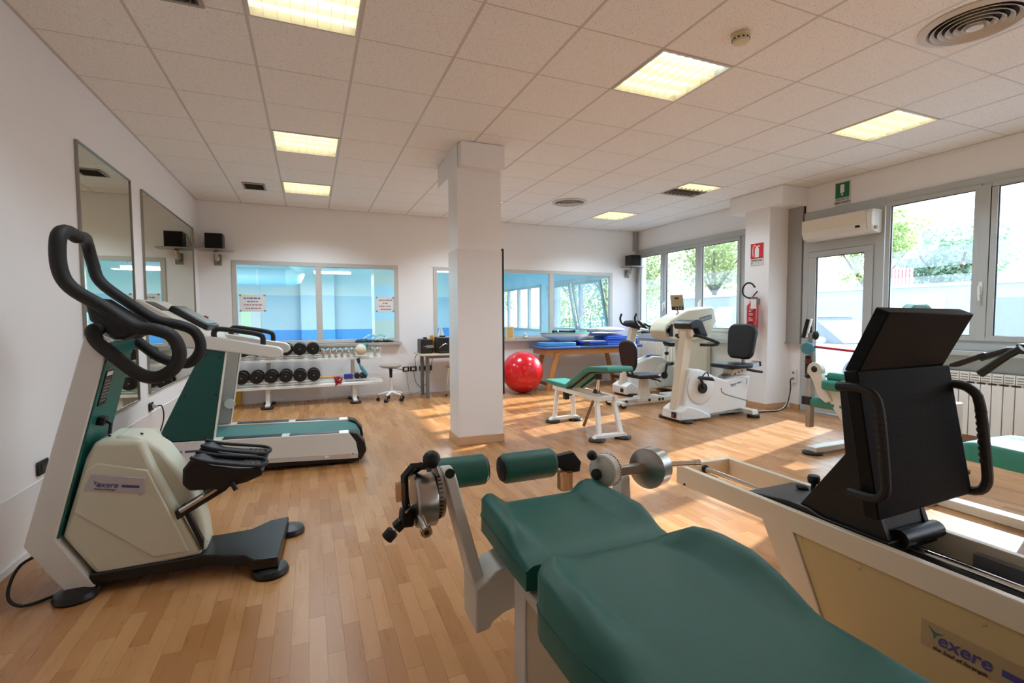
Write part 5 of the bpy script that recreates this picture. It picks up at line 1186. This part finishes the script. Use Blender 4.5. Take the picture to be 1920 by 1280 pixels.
# ---------------------------------------------------------------- leg press in the right foreground
t = thing('leg_press', 'long cream leg press with black quilted sled in the right foreground', 'leg press', (3.4, -2.8, 0))
LPW = mat('press_cream_enamel', '#e6dac2', .3, var=.015); LPY = mat('press_panel_yellow', '#cdb887', .38, var=.02)
xa, xb, ye, yn = 3.2, 3.55, -1.82, -4.4
for x0_, x1_ in ((xa, xa+.028), (xb-.028, xb)):
    B().prism([(ye, .445), (ye, .54), (yn, .54), (yn, .455), (-2.33, .455)], 'x', x0_, x1_).done('side_rail', LPW, t, bevel=.003)
B().box(xa+.028, xb-.028, ye-.028, ye, .445, .54).done('end_plate', LPW, t, bevel=.003)
B().box(xa+.028, xb-.028, yn, -2.36, .445, .452).done('tray', mat('tray_dark', '#3a3a3d', .35), t)
B().prism([(-2.33, .46), (-2.47, .46), (-2.68, .0), (-2.57, .0)], 'x', xa, xb).done('front_leg', LPW, t, bevel=.003)
B().box(xa, xb, yn, -2.58, 0, .05).done('base_beam', LPW, t, bevel=.003)
pn = B().prism([(-2.472, .46), (yn, .46), (yn, .05), (-2.66, .05)], 'x', xa+.008, xa+.02); pn = pn.done('side_panel', LPY, t, label='yellowish side panel')
B().prism([(-2.472, .46), (yn, .46), (yn, .05), (-2.66, .05)], 'x', xb-.02, xb-.008).done('side_panel', LPY, t, label='yellowish side panel')
for y, z in ((-2.50, .44), (-2.715, .435), (-3.05, .435), (-2.69, .09)): B().lathe([(.011, 0), (.009, .003), (.002, .004)], (xa+.008, y, z), (-1, 0, 0), 12).done('screw_cap', LPY, pn)
lb = B().box(xa+.0065, xa+.008, -3.4, -2.905, .285, .365).done('label_film', mat('label_film', '#b3a07c', .3), pn)
logo(lb, (xa+.006, -2.96, .325), (0, -1, 0), (0, 0, 1), .038)
B().cyl((xa+.005, ye-.06, .455), (xa-.004, ye-.06, .455), .006, n=8).done('bolt', RUBBER, t)
for x in (3.36,):
    r_ = B().cyl((x, ye-.03, .505), (x, yn+.1, .505), .014, n=14).done('guide_rod', CHROME, t)
    B().cyl((x, ye-.028, .505), (x, ye-.04, .505), .02, n=14).done('rod_collar', RUBBER, r_)
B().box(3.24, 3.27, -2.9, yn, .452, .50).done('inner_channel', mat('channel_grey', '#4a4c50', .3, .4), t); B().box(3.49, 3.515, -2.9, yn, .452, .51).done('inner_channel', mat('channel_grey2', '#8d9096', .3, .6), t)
# sled
B().prism([(-2.20, .50), (-2.22, .53), (-2.42, .56), (-2.50, .56), (-2.56, .545), (-2.79, .545), (-2.79, .50)], 'x', 3.235, 3.515).done('sled_base', BLACKM, t, bevel=.004)
B().prism([(-2.45, .54), (-2.63, .80), (-2.60, 1.06), (-2.66, 1.06), (-2.75, .62), (-2.78, .54)], 'x', 3.25, 3.275).done('sled_side', BLACKM, t, bevel=.003)
B().prism([(-2.45, .54), (-2.63, .80), (-2.60, 1.06), (-2.66, 1.06), (-2.75, .62), (-2.78, .54)], 'x', 3.475, 3.50).done('sled_side', BLACKM, t, bevel=.003)
B().prism([(-2.50, .54), (-2.64, .80), (-2.70, .80), (-2.77, .54)], 'x', 3.275, 3.475).done('sled_core', BLACKM, t)
kn = B().cyl((3.4, -2.41, .56), (3.4, -2.41, .61), .010, n=12).done('knob_stem', BLACKP, t); B().lathe([(.012, .60), (.022, .605), (.024, .625), (.02, .635), (.002, .637)], (3.4, -2.41, 0), n=18).done('lock_knob', RUBBER, kn)
B().ell((3.44, -2.33, .555), .02, .03, .012, 12).done('release_paddle', RUBBER, t); B().cyl((3.455, -2.365, .553), (3.46, -2.40, .555), .012, n=10).done('paddle_sleeve', CHROME, t)
B().cyl((3.30, -2.785, .545), (3.51, -2.785, .545), .03, n=16).done('rear_roller', BLACKM, t)
def quadslab(a, b_, c_, d, th):
    a, b_, c_, d = map(V, (a, b_, c_, d)); n = (b_-a).cross(d-a).normalized()*th
    return B().add([a, b_, c_, d, a+n, b_+n, c_+n, d+n], [(0, 1, 2, 3), (7, 6, 5, 4), (0, 4, 5, 1), (1, 5, 6, 2), (2, 6, 7, 3), (3, 7, 4, 0)])
bk = quadslab((3.22, -2.635, 1.10), (3.60, -2.715, 1.11), (3.60, -2.795, .672), (3.23, -2.715, .605), -.055).done('back_panel', QUILT, t, bevel=.004)
quadslab((3.23, -2.73, 1.325), (3.60, -2.785, 1.318), (3.585, -2.70, 1.115), (3.225, -2.635, 1.105), -.05).done('head_panel', QUILT, t, bevel=.004)
B().box(3.50, 3.60, -2.72, -2.655, 1.105, 1.122).done('hinge_plate', BLACKM, t)
for x, y, z in ((3.38, -2.745, .80), (3.455, -2.756, .808), (3.53, -2.765, .82)):
    B().lathe([(.008, 0), (.012, .0), (.012, .005), (.008, .005)], (x, y-.004, z), (0, -1, .1), 16).done('eyelet', GREYP, bk)
B().box(3.38, 3.50, -2.742, -2.738, .885, .91).done('embossed_mark', mat('emboss_dark', '#1e1c1d', .5), bk)
for x, y in ((3.215, 0), (3.607, -.09)):
    B().tube([(x, -2.62+y, 1.045), (x, -2.69+y, 1.05), (x, -2.735+y, 1.035), (x, -2.76+y, .985), (x, -2.785+y, .78), (x, -2.785+y, .715), (x, -2.755+y, .685), (x, -2.67+y, .68)], .0155, 10, 3).done('handle', FOAM, t)
    h_ = t.children[-1]
    for k in range(9): B().lathe([(.0145, -.008), (.0174, 0), (.0145, .008)], (x, -2.763+y-.0022*k, .965-.021*k), (0, -.1, 1), 12).done('grip_ridge', FOAM, h_)
# ---------------------------------------------------------------- knee bench in the foreground
t = thing('knee_bench', 'green padded knee training bench with twin dials in the foreground', 'training bench', (2.27, -3.0, 0))
KW = mat('bench_grey_white', '#d6cfc3', .32, var=.015); KP = mat('bench_panel_beige', '#b9a58c', .4, var=.02)
def pad(name, vlist, half, z, th, dip, endround=.04, n=48, x0=2.262):
    """upholstered pad along y: vlist = y stations, half(y) half width, dip(u, y) surface relief"""
    rings = []; ys = vlist
    for y in ys:
        h = half(y); row = []
        m = n
        for k in range(m+1):
            u = -1+2*k/m
            e = max(0, abs(u)-.88)/.12
            row.append((x0+u*h, y, z+dip(u, y)-.016*e*e))
        for k in range(7):
            a = 1-2*k/6; row.append((x0+h*(1.0+.035*math.sin(PI*(k+.5)/7))*a if k in (0, 6) else x0+h*a*.97, y, z-th*(.93 if k in (0, 6) else 1)))
        rings.append(row)
    return B().loft(rings)
def sm(a, b_, x): t_ = max(0, min(1, (x-a)/(b_-a))); return t_*t_*(3-2*t_)
ys = [-2.14-.455*k/18 for k in range(19)]
def h1(y): return .24*(1-.10*sm(-2.2, -2.14, y)**2)+.01*sm(-2.2, -2.5, y)
def ln(a, b_, x): return max(0, min(1, (x-a)/(b_-a)))
def d1_(u, y): return .042*ln(.60, .84, abs(u))*ln(-2.535, -2.45, y) - .018*sm(-2.17, -2.14, y)-.012*sm(-2.56, -2.6, y)
pad('front_pad', ys, h1, .632, .085, d1_).done('front_pad', TEALF, t, ang=60)
B().tube([(2.262-h1(y)*1.004, y, .605) for y in ys], .003, 6).done('piping', TEALD, t.children[-1])
ys = [-2.605-1.9*k/60 for k in range(61)]
def h2(y): return .205+.085*sm(-2.62, -2.76, y)-.028*sm(-2.90, -3.08, y)-.03*sm(-2.64, -2.605, y)
def d2_(u, y): return .055*ln(.60, .84, abs(u))*ln(-2.615, -2.70, y)*ln(-3.06, -2.86, y)-.014*sm(-2.635, -2.605, y)
pad('main_pad', ys, h2, .64, .115, d2_).done('main_pad', TEALF, t, ang=60)
B().tube([(2.262-h2(y)*1.005, y, .60) for y in ys], .003, 6).done('piping', TEALD, t.children[-1])
AMB = mat('amber_plastic', '#d9b48c', .12); AMB.node_tree.nodes['Principled BSDF'].inputs['Transmission Weight'].default_value = .75
# frame
B().box(2.035, 2.49, -2.53, -2.45, 0, .56).done('front_post', KW, t, bevel=.004)
B().box(2.04, 2.485, -4.3, -2.53, .04, .52).done('side_panel', KP, t, bevel=.004)
B().box(2.03, 2.495, -4.35, -2.5, .5, .535).done('top_frame', KW, t, bevel=.003); B().box(2.02, 2.5, -4.35, -2.44, 0, .05).done('base_frame', KW, t, bevel=.004)
def arm(s_, xc, ztop, er):
    X_ = lambda d: xc+s_*d
    web = [(0, .448), (0, .305), (.045, .31), (.055, .33), (.095, .352), (.21, .375), (.21, .505), (.125, .508), (.065, .492), (.035, .465)]
    B().prism([(X_(a), c_) for a, c_ in web], 'y', -2.36, -2.225).done('arm_bracket', KW, t, bevel=.005)
    pts = [(-2.335, .44), (-2.22, .44), (-2.135, ztop-.09)]+[(-2.165+er*math.cos(math.radians(a)), ztop+er*math.sin(math.radians(a))) for a in range(-10, 200, 21)]+[(-2.235, ztop-.09)]
    lo = -.055; b = B(); b.prism(pts, 'x', xc+s_*.003, xc+s_*.043)
    for v in b.bm.verts: v.co.x += s_*lo*max(0, (v.co.z-.47))/.27
    b.done('arm', KW, t, bevel=.006)
arm(1, 1.945, .735, .055)
arm(-1, 2.61, .64, .03)
def dialset(x, s_, near_disc):
    """s_ = +1: roller points to +x"""
    y, z = -2.165, .70
    d_ = B().lathe([(.04, 0), (.062, .0), (.065, .006), (.065, .04), (.06, .046), (.02, .046)], (x, y, z), (s_, 0, 0), 32).done('dial', KW, t)
    for k in range(30):
        a = 2*PI*k/30; B().obox((x+s_*.004, y+.0655*math.cos(a), z+.0655*math.sin(a)), (.008, .004, .004), Euler((a, 0, 0))).done('dial_notch', RUBBER, d_, flat=True)
    return d_
# left assembly : weight drum, dial ring, screw, handle
lx = 1.80
dr = B().lathe([(.02, 0), (.082, .0), (.088, .006), (.088, .062), (.084, .068), (.02, .068)], (1.792, -2.165, .685), (1, 0, 0), 40).done('weight_drum', STEEL, t, label='steel weight drum')
B().cyl((1.79, -2.165, .672), (1.76, -2.20, .665), .004, n=8).done('drum_pin', CHROME, dr)
B().cyl((1.80, -2.24, .66), (1.80, -2.31, .645), .012, n=14).done('drum_spigot', CHROME, dr); B().cyl((1.80, -2.31, .645), (1.80, -2.325, .642), .018, n=14).done('spigot_head', CHROME, dr); B().cyl((1.80, -2.325, .642), (1.80, -2.327, .6415), .008, n=12).done('spigot_bore', RUBBER, dr)
rg_ = B().lathe([(.03, 0), (.078, .0), (.08, .004), (.08, .022), (.03, .022)], (1.862, -2.165, .70), (1, 0, 0), 40).done('dial_ring', STEEL, t)
for k in range(36):
    a = 2*PI*k/36; B().obox((1.868, -2.165+.0805*math.cos(a), .70+.0805*math.sin(a)), (.01, .005, .003), Euler((a, 0, 0))).done('dial_notch', RUBBER, rg_, flat=True)
B().cyl((1.895, -2.245, .79), (1.895, -2.252, .79), .016, n=18).done('plug_cap', RUBBER, t)
B().cyl((1.885, -2.19, .74), (1.86, -2.19, .80), .011, n=12).done('pull_pin', CHROME, t); B().ell((1.85, -2.185, .825), .03, .03, .03, 16).done('ball_knob', RUBBER, t)
B().tube([(1.84, -2.17, .80), (1.79, -2.16, .80), (1.765, -2.155, .77), (1.765, -2.155, .70), (1.77, -2.16, .66)], .014, 4).done('bow_arm', BLACKM, t, bevel=.002)
B().box(1.735, 1.765, -2.17, -2.145, .69, .75).done('clear_stop', mat('amber_plastic', '#c79a6a', .15), t, bevel=.002)
b = B(); b.obox((1.768, -2.165, .635), (.045, .045, .06), Euler((0, .1, .1))); b.done('clamp_block', BLACKP, t, bevel=.008)
b = B(); b.obox((1.742, -2.165, .612), (.03, .034, .032), Euler((0, -.7, 0))); b.done('clamp_nose', BLACKP, t, bevel=.004)
B().cyl((1.735, -2.165, .606), (1.722, -2.165, .593), .006, n=8).done('clamp_screw', CHROME, t); b = B(); b.cyl((1.724, -2.165, .596), (1.700, -2.165, .572), .021, n=12); b.done('clamp_knob', RUBBER, t, bevel=.004)
def roller(x0_, x1_, y, z, end):
    r_ = B().lathe([(.02, 0), (.05, .0), (.057, .008), (.058, .02), (.058, abs(x1_-x0_)-.02), (.057, abs(x1_-x0_)-.008), (.05, abs(x1_-x0_)), (.02, abs(x1_-x0_))], (x0_, y, z), (1, 0, 0), 32).done('roller_pad', TEALF, t)
    for x, s_ in ((x0_, -1), (x1_, 1)): B().lathe([(.05, -.002), (.046, .006), (.012, .012)], (x, y, z), (s_, 0, 0), 24).done('end_cap', RUBBER, r_)
    (B().cyl((x0_-.04, y, z), (x0_, y, z), .011, n=10) if end > 0 else B().cyl((x1_, y, z), (x1_+.04, y, z), .011, n=10)).done('axle', BLACKM, r_)
roller(1.885, 2.095, -2.02, .715, 1)
roller(2.165, 2.385, -2.02, .705, -1)
b = B(); b.tube([(1.85, -2.02, .715), (1.81, -2.05, .73), (1.80, -2.12, .77), (1.82, -2.16, .80)], .014, 6); b.done('roller_link', BLACKM, t)
# right assembly
B().prism([(2.385, .735), (2.385, .70), (2.44, .66), (2.50, .66), (2.505, .70), (2.47, .745)], 'y', -2.05, -2.02).done('roller_link', BLACKM, t, bevel=.003)
B().box(2.41, 2.46, -2.06, -2.015, .59, .67).done('clear_stop', mat('amber_plastic', '#c79a6a', .15), t, bevel=.002)
def face_disc(name, c, r, th, m, n=36, lab=None):
    dv = V((-.92, -.39, .05)).normalized()
    return B().lathe([(.0, 0), (r-.006, 0), (r, -.004), (r, -th+.004), (r-.006, -th), (.0, -th)], c, dv, n).done(name, m, t, label=lab), dv
dd_, dv = face_disc('dial', (2.505, -2.20, .705), .062, .05, KW)
for k in range(40):
    a = 2*PI*k/40; e1 = dv.orthogonal().normalized(); e2 = dv.cross(e1)
    c_ = V((2.505, -2.20, .705))-dv*.04+.062*(e1*math.cos(a)+e2*math.sin(a)); b = B(); b.ell(c_, .0032, .0032, .0032, 6); b.done('dial_notch', RUBBER, dd_)
for k in range(28):
    a = 2*PI*k/28; c_ = V((2.505, -2.20, .705))+dv*.0005+.052*(e1*math.cos(a)+e2*math.sin(a)); b = B(); b.cyl(c_, c_+dv*.001, .0015, n=5); b.done('scale_mark', INK, dd_)
for c0_, r_ in (((-.018, -.012), .021), ((.03, .032), .014)):
    c_ = V((2.505, -2.20, .705))+V((1, -.5, 0)).normalized()*c0_[0]+V((0, 0, 1))*c0_[1]; B().lathe([(r_, -.002), (r_, .008), (r_*.6, .01), (.001, .01)], c_, dv, 20).done('dial_knob', RUBBER, dd_)
B().ell((2.475, -2.18, .765), .02, .02, .02, 14).done('ball_knob', RUBBER, t)
B().obox((2.635, -2.21, .70), (.14, .03, .035)).done('link_bar', STEEL, t, bevel=.003)
wd, _ = face_disc('weight_drum', (2.69, -2.23, .70), .078, .07, STEEL, 44, 'steel weight drum')
B().cyl((2.76, -2.225, .706), (2.90, -2.26, .706), .011, n=14).done('load_spigot', CHROME, t); B().cyl((2.90, -2.26, .706), (2.925, -2.2665, .706), .014, n=14).done('spigot_head', CHROME, t); B().cyl((2.74, -2.222, .706), (2.775, -2.23, .706), .018, n=14).done('spigot_collar', RUBBER, t)

# ---------------------------------------------------------------- rehabilitation chair by the door
t = thing('knee_trainer_chair', 'white knee training chair with chrome lever and green rollers by the glazed door', 'training chair', (6.1, -.8, 0))
B().prism([(-.72, .48), (-.70, .60), (-1.6, .60), (-1.6, .05), (-1.05, .05)], 'x', 5.95, 6.25).done('body', MWHITE, t, bevel=.01)
for y in (-.68, -1.5):
    B().box(5.78, 6.42, y-.05, y+.05, .02, .07).done('foot_bar', MWHITE, t, bevel=.006)
    for x in (5.8, 6.4): B().lathe([(.02, 0), (.085, 0), (.085, .02), (.03, .03)], (x, y, 0), n=24).done('foot_disc', DISCB, t)
sp_ = B(); slab(sp_, (6.1, -.95, .645), (1, 0, 0), (0, 1, 0), roundrect(.46, .56, .06, 5), .09); sp_.done('seat_pad', TEALV, t, bevel=.02, seg=3)
sp_ = B(); slab(sp_, (6.1, -1.3, 1.03), (1, 0, 0), Matrix.Rotation(.1, 3, 'X') @ V((0, 0, 1)), roundrect(.36, .72, .14, 6), .09); sp_.done('back_pad', TEALV, t, bevel=.02, seg=3)
B().tube([(6.1, -1.33, .6), (6.1, -1.37, .8), (6.1, -1.36, 1.2)], .025, 8).done('back_post', MWHITE, t)
# lever column in front
B().box(5.97, 6.03, -.525, -.475, .20, .76).done('lever_post', STEEL, t, bevel=.004); B().box(5.955, 6.045, -.535, -.44, .42, .50).done('lever_sleeve', BLACKM, t, bevel=.004)
B().prism([(-.55, .82), (-.61, .83), (-.64, .77), (-.70, .60), (-.76, .50), (-.70, .47), (-.62, .52), (-.57, .66), (-.53, .72)], 'x', 5.93, 5.985).done('cam_arm', MWHITE, t, bevel=.01)
B().lathe([(.07, 0), (.075, .006), (.075, .05), (.07, .056), (.0, .056)], (5.99, -.58, .77), (-1, 0, 0), 28).done('cam_disc', MWHITE, t)
B().lathe([(.028, 0), (.03, .01), (.02, .02), (.0, .022)], (5.935, -.585, .78), (-1, 0, 0), 18).done('cam_knob', RUBBER, t)
B().cyl((6.0, -.42, .97), (6.0, -.50, .97), .04, n=20).done('axle_sleeve', CHROME, t); 
B().lathe([(.055, 0), (.06, .008), (.06, .04), (.05, .05), (.0, .05)], (5.99, -.48, .975), (-1, -.3, 0), 28).done('hub_disc', mat('petrol_disc', '#4f8ea3', .3), t)
B().prism([(-.47, .76), (-.53, .76), (-.515, 1.12), (-.47, 1.12)], 'x', 5.985, 6.03).done('upper_post', STEEL, t, bevel=.003)
B().cyl((6.0, -.52, .99), (6.0, -1.25, .95), .012, n=10).done('red_bar', mat('red_bar', '#c2233a', .35), t)
B().ell((5.98, -.485, .845), .035, .03, .028, 12).done('red_knob', mat('dark_red', '#6d1216', .4), t); B().ell((5.98, -.49, .70), .03, .035, .024, 12).done('lock_knob', RUBBER, t); B().box(5.97, 6.0, -.50, -.46, .72, .90).done('scale_plate', BLACKP, t)
sc = B(); sc.obox((6.0, -.44, 1.165), (.09, .035, .19), Euler((.2, 0, .5))); sc.done('display_housing', BLACKP, t, bevel=.004)
B().obox((6.01, -.463, 1.17), (.085, .012, .18), Euler((.2, 0, .5))).done('display_back', PVCW, t, bevel=.003); B().ell((6.0, -.54, 1.1), .03, .028, .045, 12).done('black_grip', RUBBER, t)
def roller_y(y0_, y1_, x, z, r):
    L = abs(y1_-y0_); r_ = B().lathe([(.01, 0), (r-.008, 0), (r, .01), (r, L-.01), (r-.008, L), (.01, L)], (x, y0_, z), (0, -1, 0), 28).done('roller_pad', TEALV, t)
    B().lathe([(r-.01, 0), (r-.014, .006), (.0, .008)], (x, y1_, z), (0, -1, 0), 20).done('end_cap', RUBBER, r_); B().cyl((x, y0_+.05, z), (x, y1_-.02, z), .01, n=8).done('axle', BLACKM, r_)
roller_y(-.53, -.78, 6.0, .455, .052); roller_y(-.81, -1.0, 6.0, .455, .052); roller_y(-.68, -.9, 6.0, .715, .042)

# ---------------------------------------------------------------- machine at the right edge
t = thing('chest_machine', 'teal padded training machine with black handles and display cut by the right edge', 'training machine', (5.45, -2.4, 0))
ys = [-2.04-1.0*k/24 for k in range(25)]
def h3(y): return .235-.05*sm(-2.10, -2.04, y)+.02*sm(-2.2, -2.35, y)
def d3_(u, y): return .02*sm(.5, .8, abs(u))*sm(-2.06, -2.15, y)*sm(-2.6, -2.45, y)-.012*sm(-2.07, -2.04, y)
pad('seat_pad', ys, h3, .50, .11, d3_, x0=5.44).done('seat_pad', TEALV, t, ang=60)
B().box(5.38, 5.52, -2.98, -2.75, .06, .39).done('seat_base', MWHITE, t, bevel=.01); B().box(5.40, 5.5, -2.98, -1.86, 0, .06).done('floor_frame', MWHITE, t, bevel=.006); B().box(5.32, 5.68, -1.86, -1.77, 0, .06).done('cross_foot', MWHITE, t, bevel=.006)
B().box(5.64, 5.70, -2.32, -2.26, .0, 1.0).done('pole', BLACKM, t, bevel=.005)
B().box(5.36, 5.70, -2.32, -2.24, 1.06, 1.12).done('cross_beam', BLACKM, t, bevel=.006); B().box(5.65, 5.70, -2.32, -2.26, .98, 1.07).done('beam_joint', BLACKM, t)
b = B(); b.tube([(5.4, -2.26, 1.085), (5.4, -2.19, 1.08), (5.4, -2.06, 1.02)], .022, 10); b.done('handle_bar', BLACKM, t)
b = B(); b.prism([(-2.085, 1.06), (-2.10, 1.035), (-1.95, .955), (-1.91, .95), (-1.905, .97)], 'x', 5.375, 5.425); b.done('flat_grip', FOAM, t, bevel=.008)
b = B(); b.tube([(5.28, -2.30, 1.10), (5.28, -2.24, 1.055), (5.28, -2.115, .93)], [.021, .021, .024], 12); b.done('handle_bar', BLACKP, t)
Rc = Euler((.12, 0, .35))
b = B(); b.obox((5.42, -2.30, .895), (.26, .03, .17), Rc); cs = b.done('display_housing', BLACKP, t, bevel=.012, seg=3)
Rm = Rc.to_matrix(); c_ = V((5.42, -2.30, .895))
B().obox(c_+Rm @ V((0, -.0155, .0)), (.21, .004, .125), Rc).done('display_face', mat('display_silver', '#b9b5a8', .35), cs, flat=True); B().obox(c_+Rm @ V((.02, -.018, .01)), (.11, .004, .06), Rc).done('display_screen', SCREEN, cs, flat=True)
B().obox(c_+Rm @ V((0, 0, .10)), (.26, .05, .012), Rc).done('display_hood', STEEL, cs)
B().cyl(c_+Rm @ V((-.12, 0, -.085)), c_+Rm @ V((-.122, 0, -.15)), .006, n=8).done('hanging_pin', CHROME, cs)
B().box(5.44, 5.66, -2.31, -2.27, .86, .93).done('display_arm', BLACKM, t)
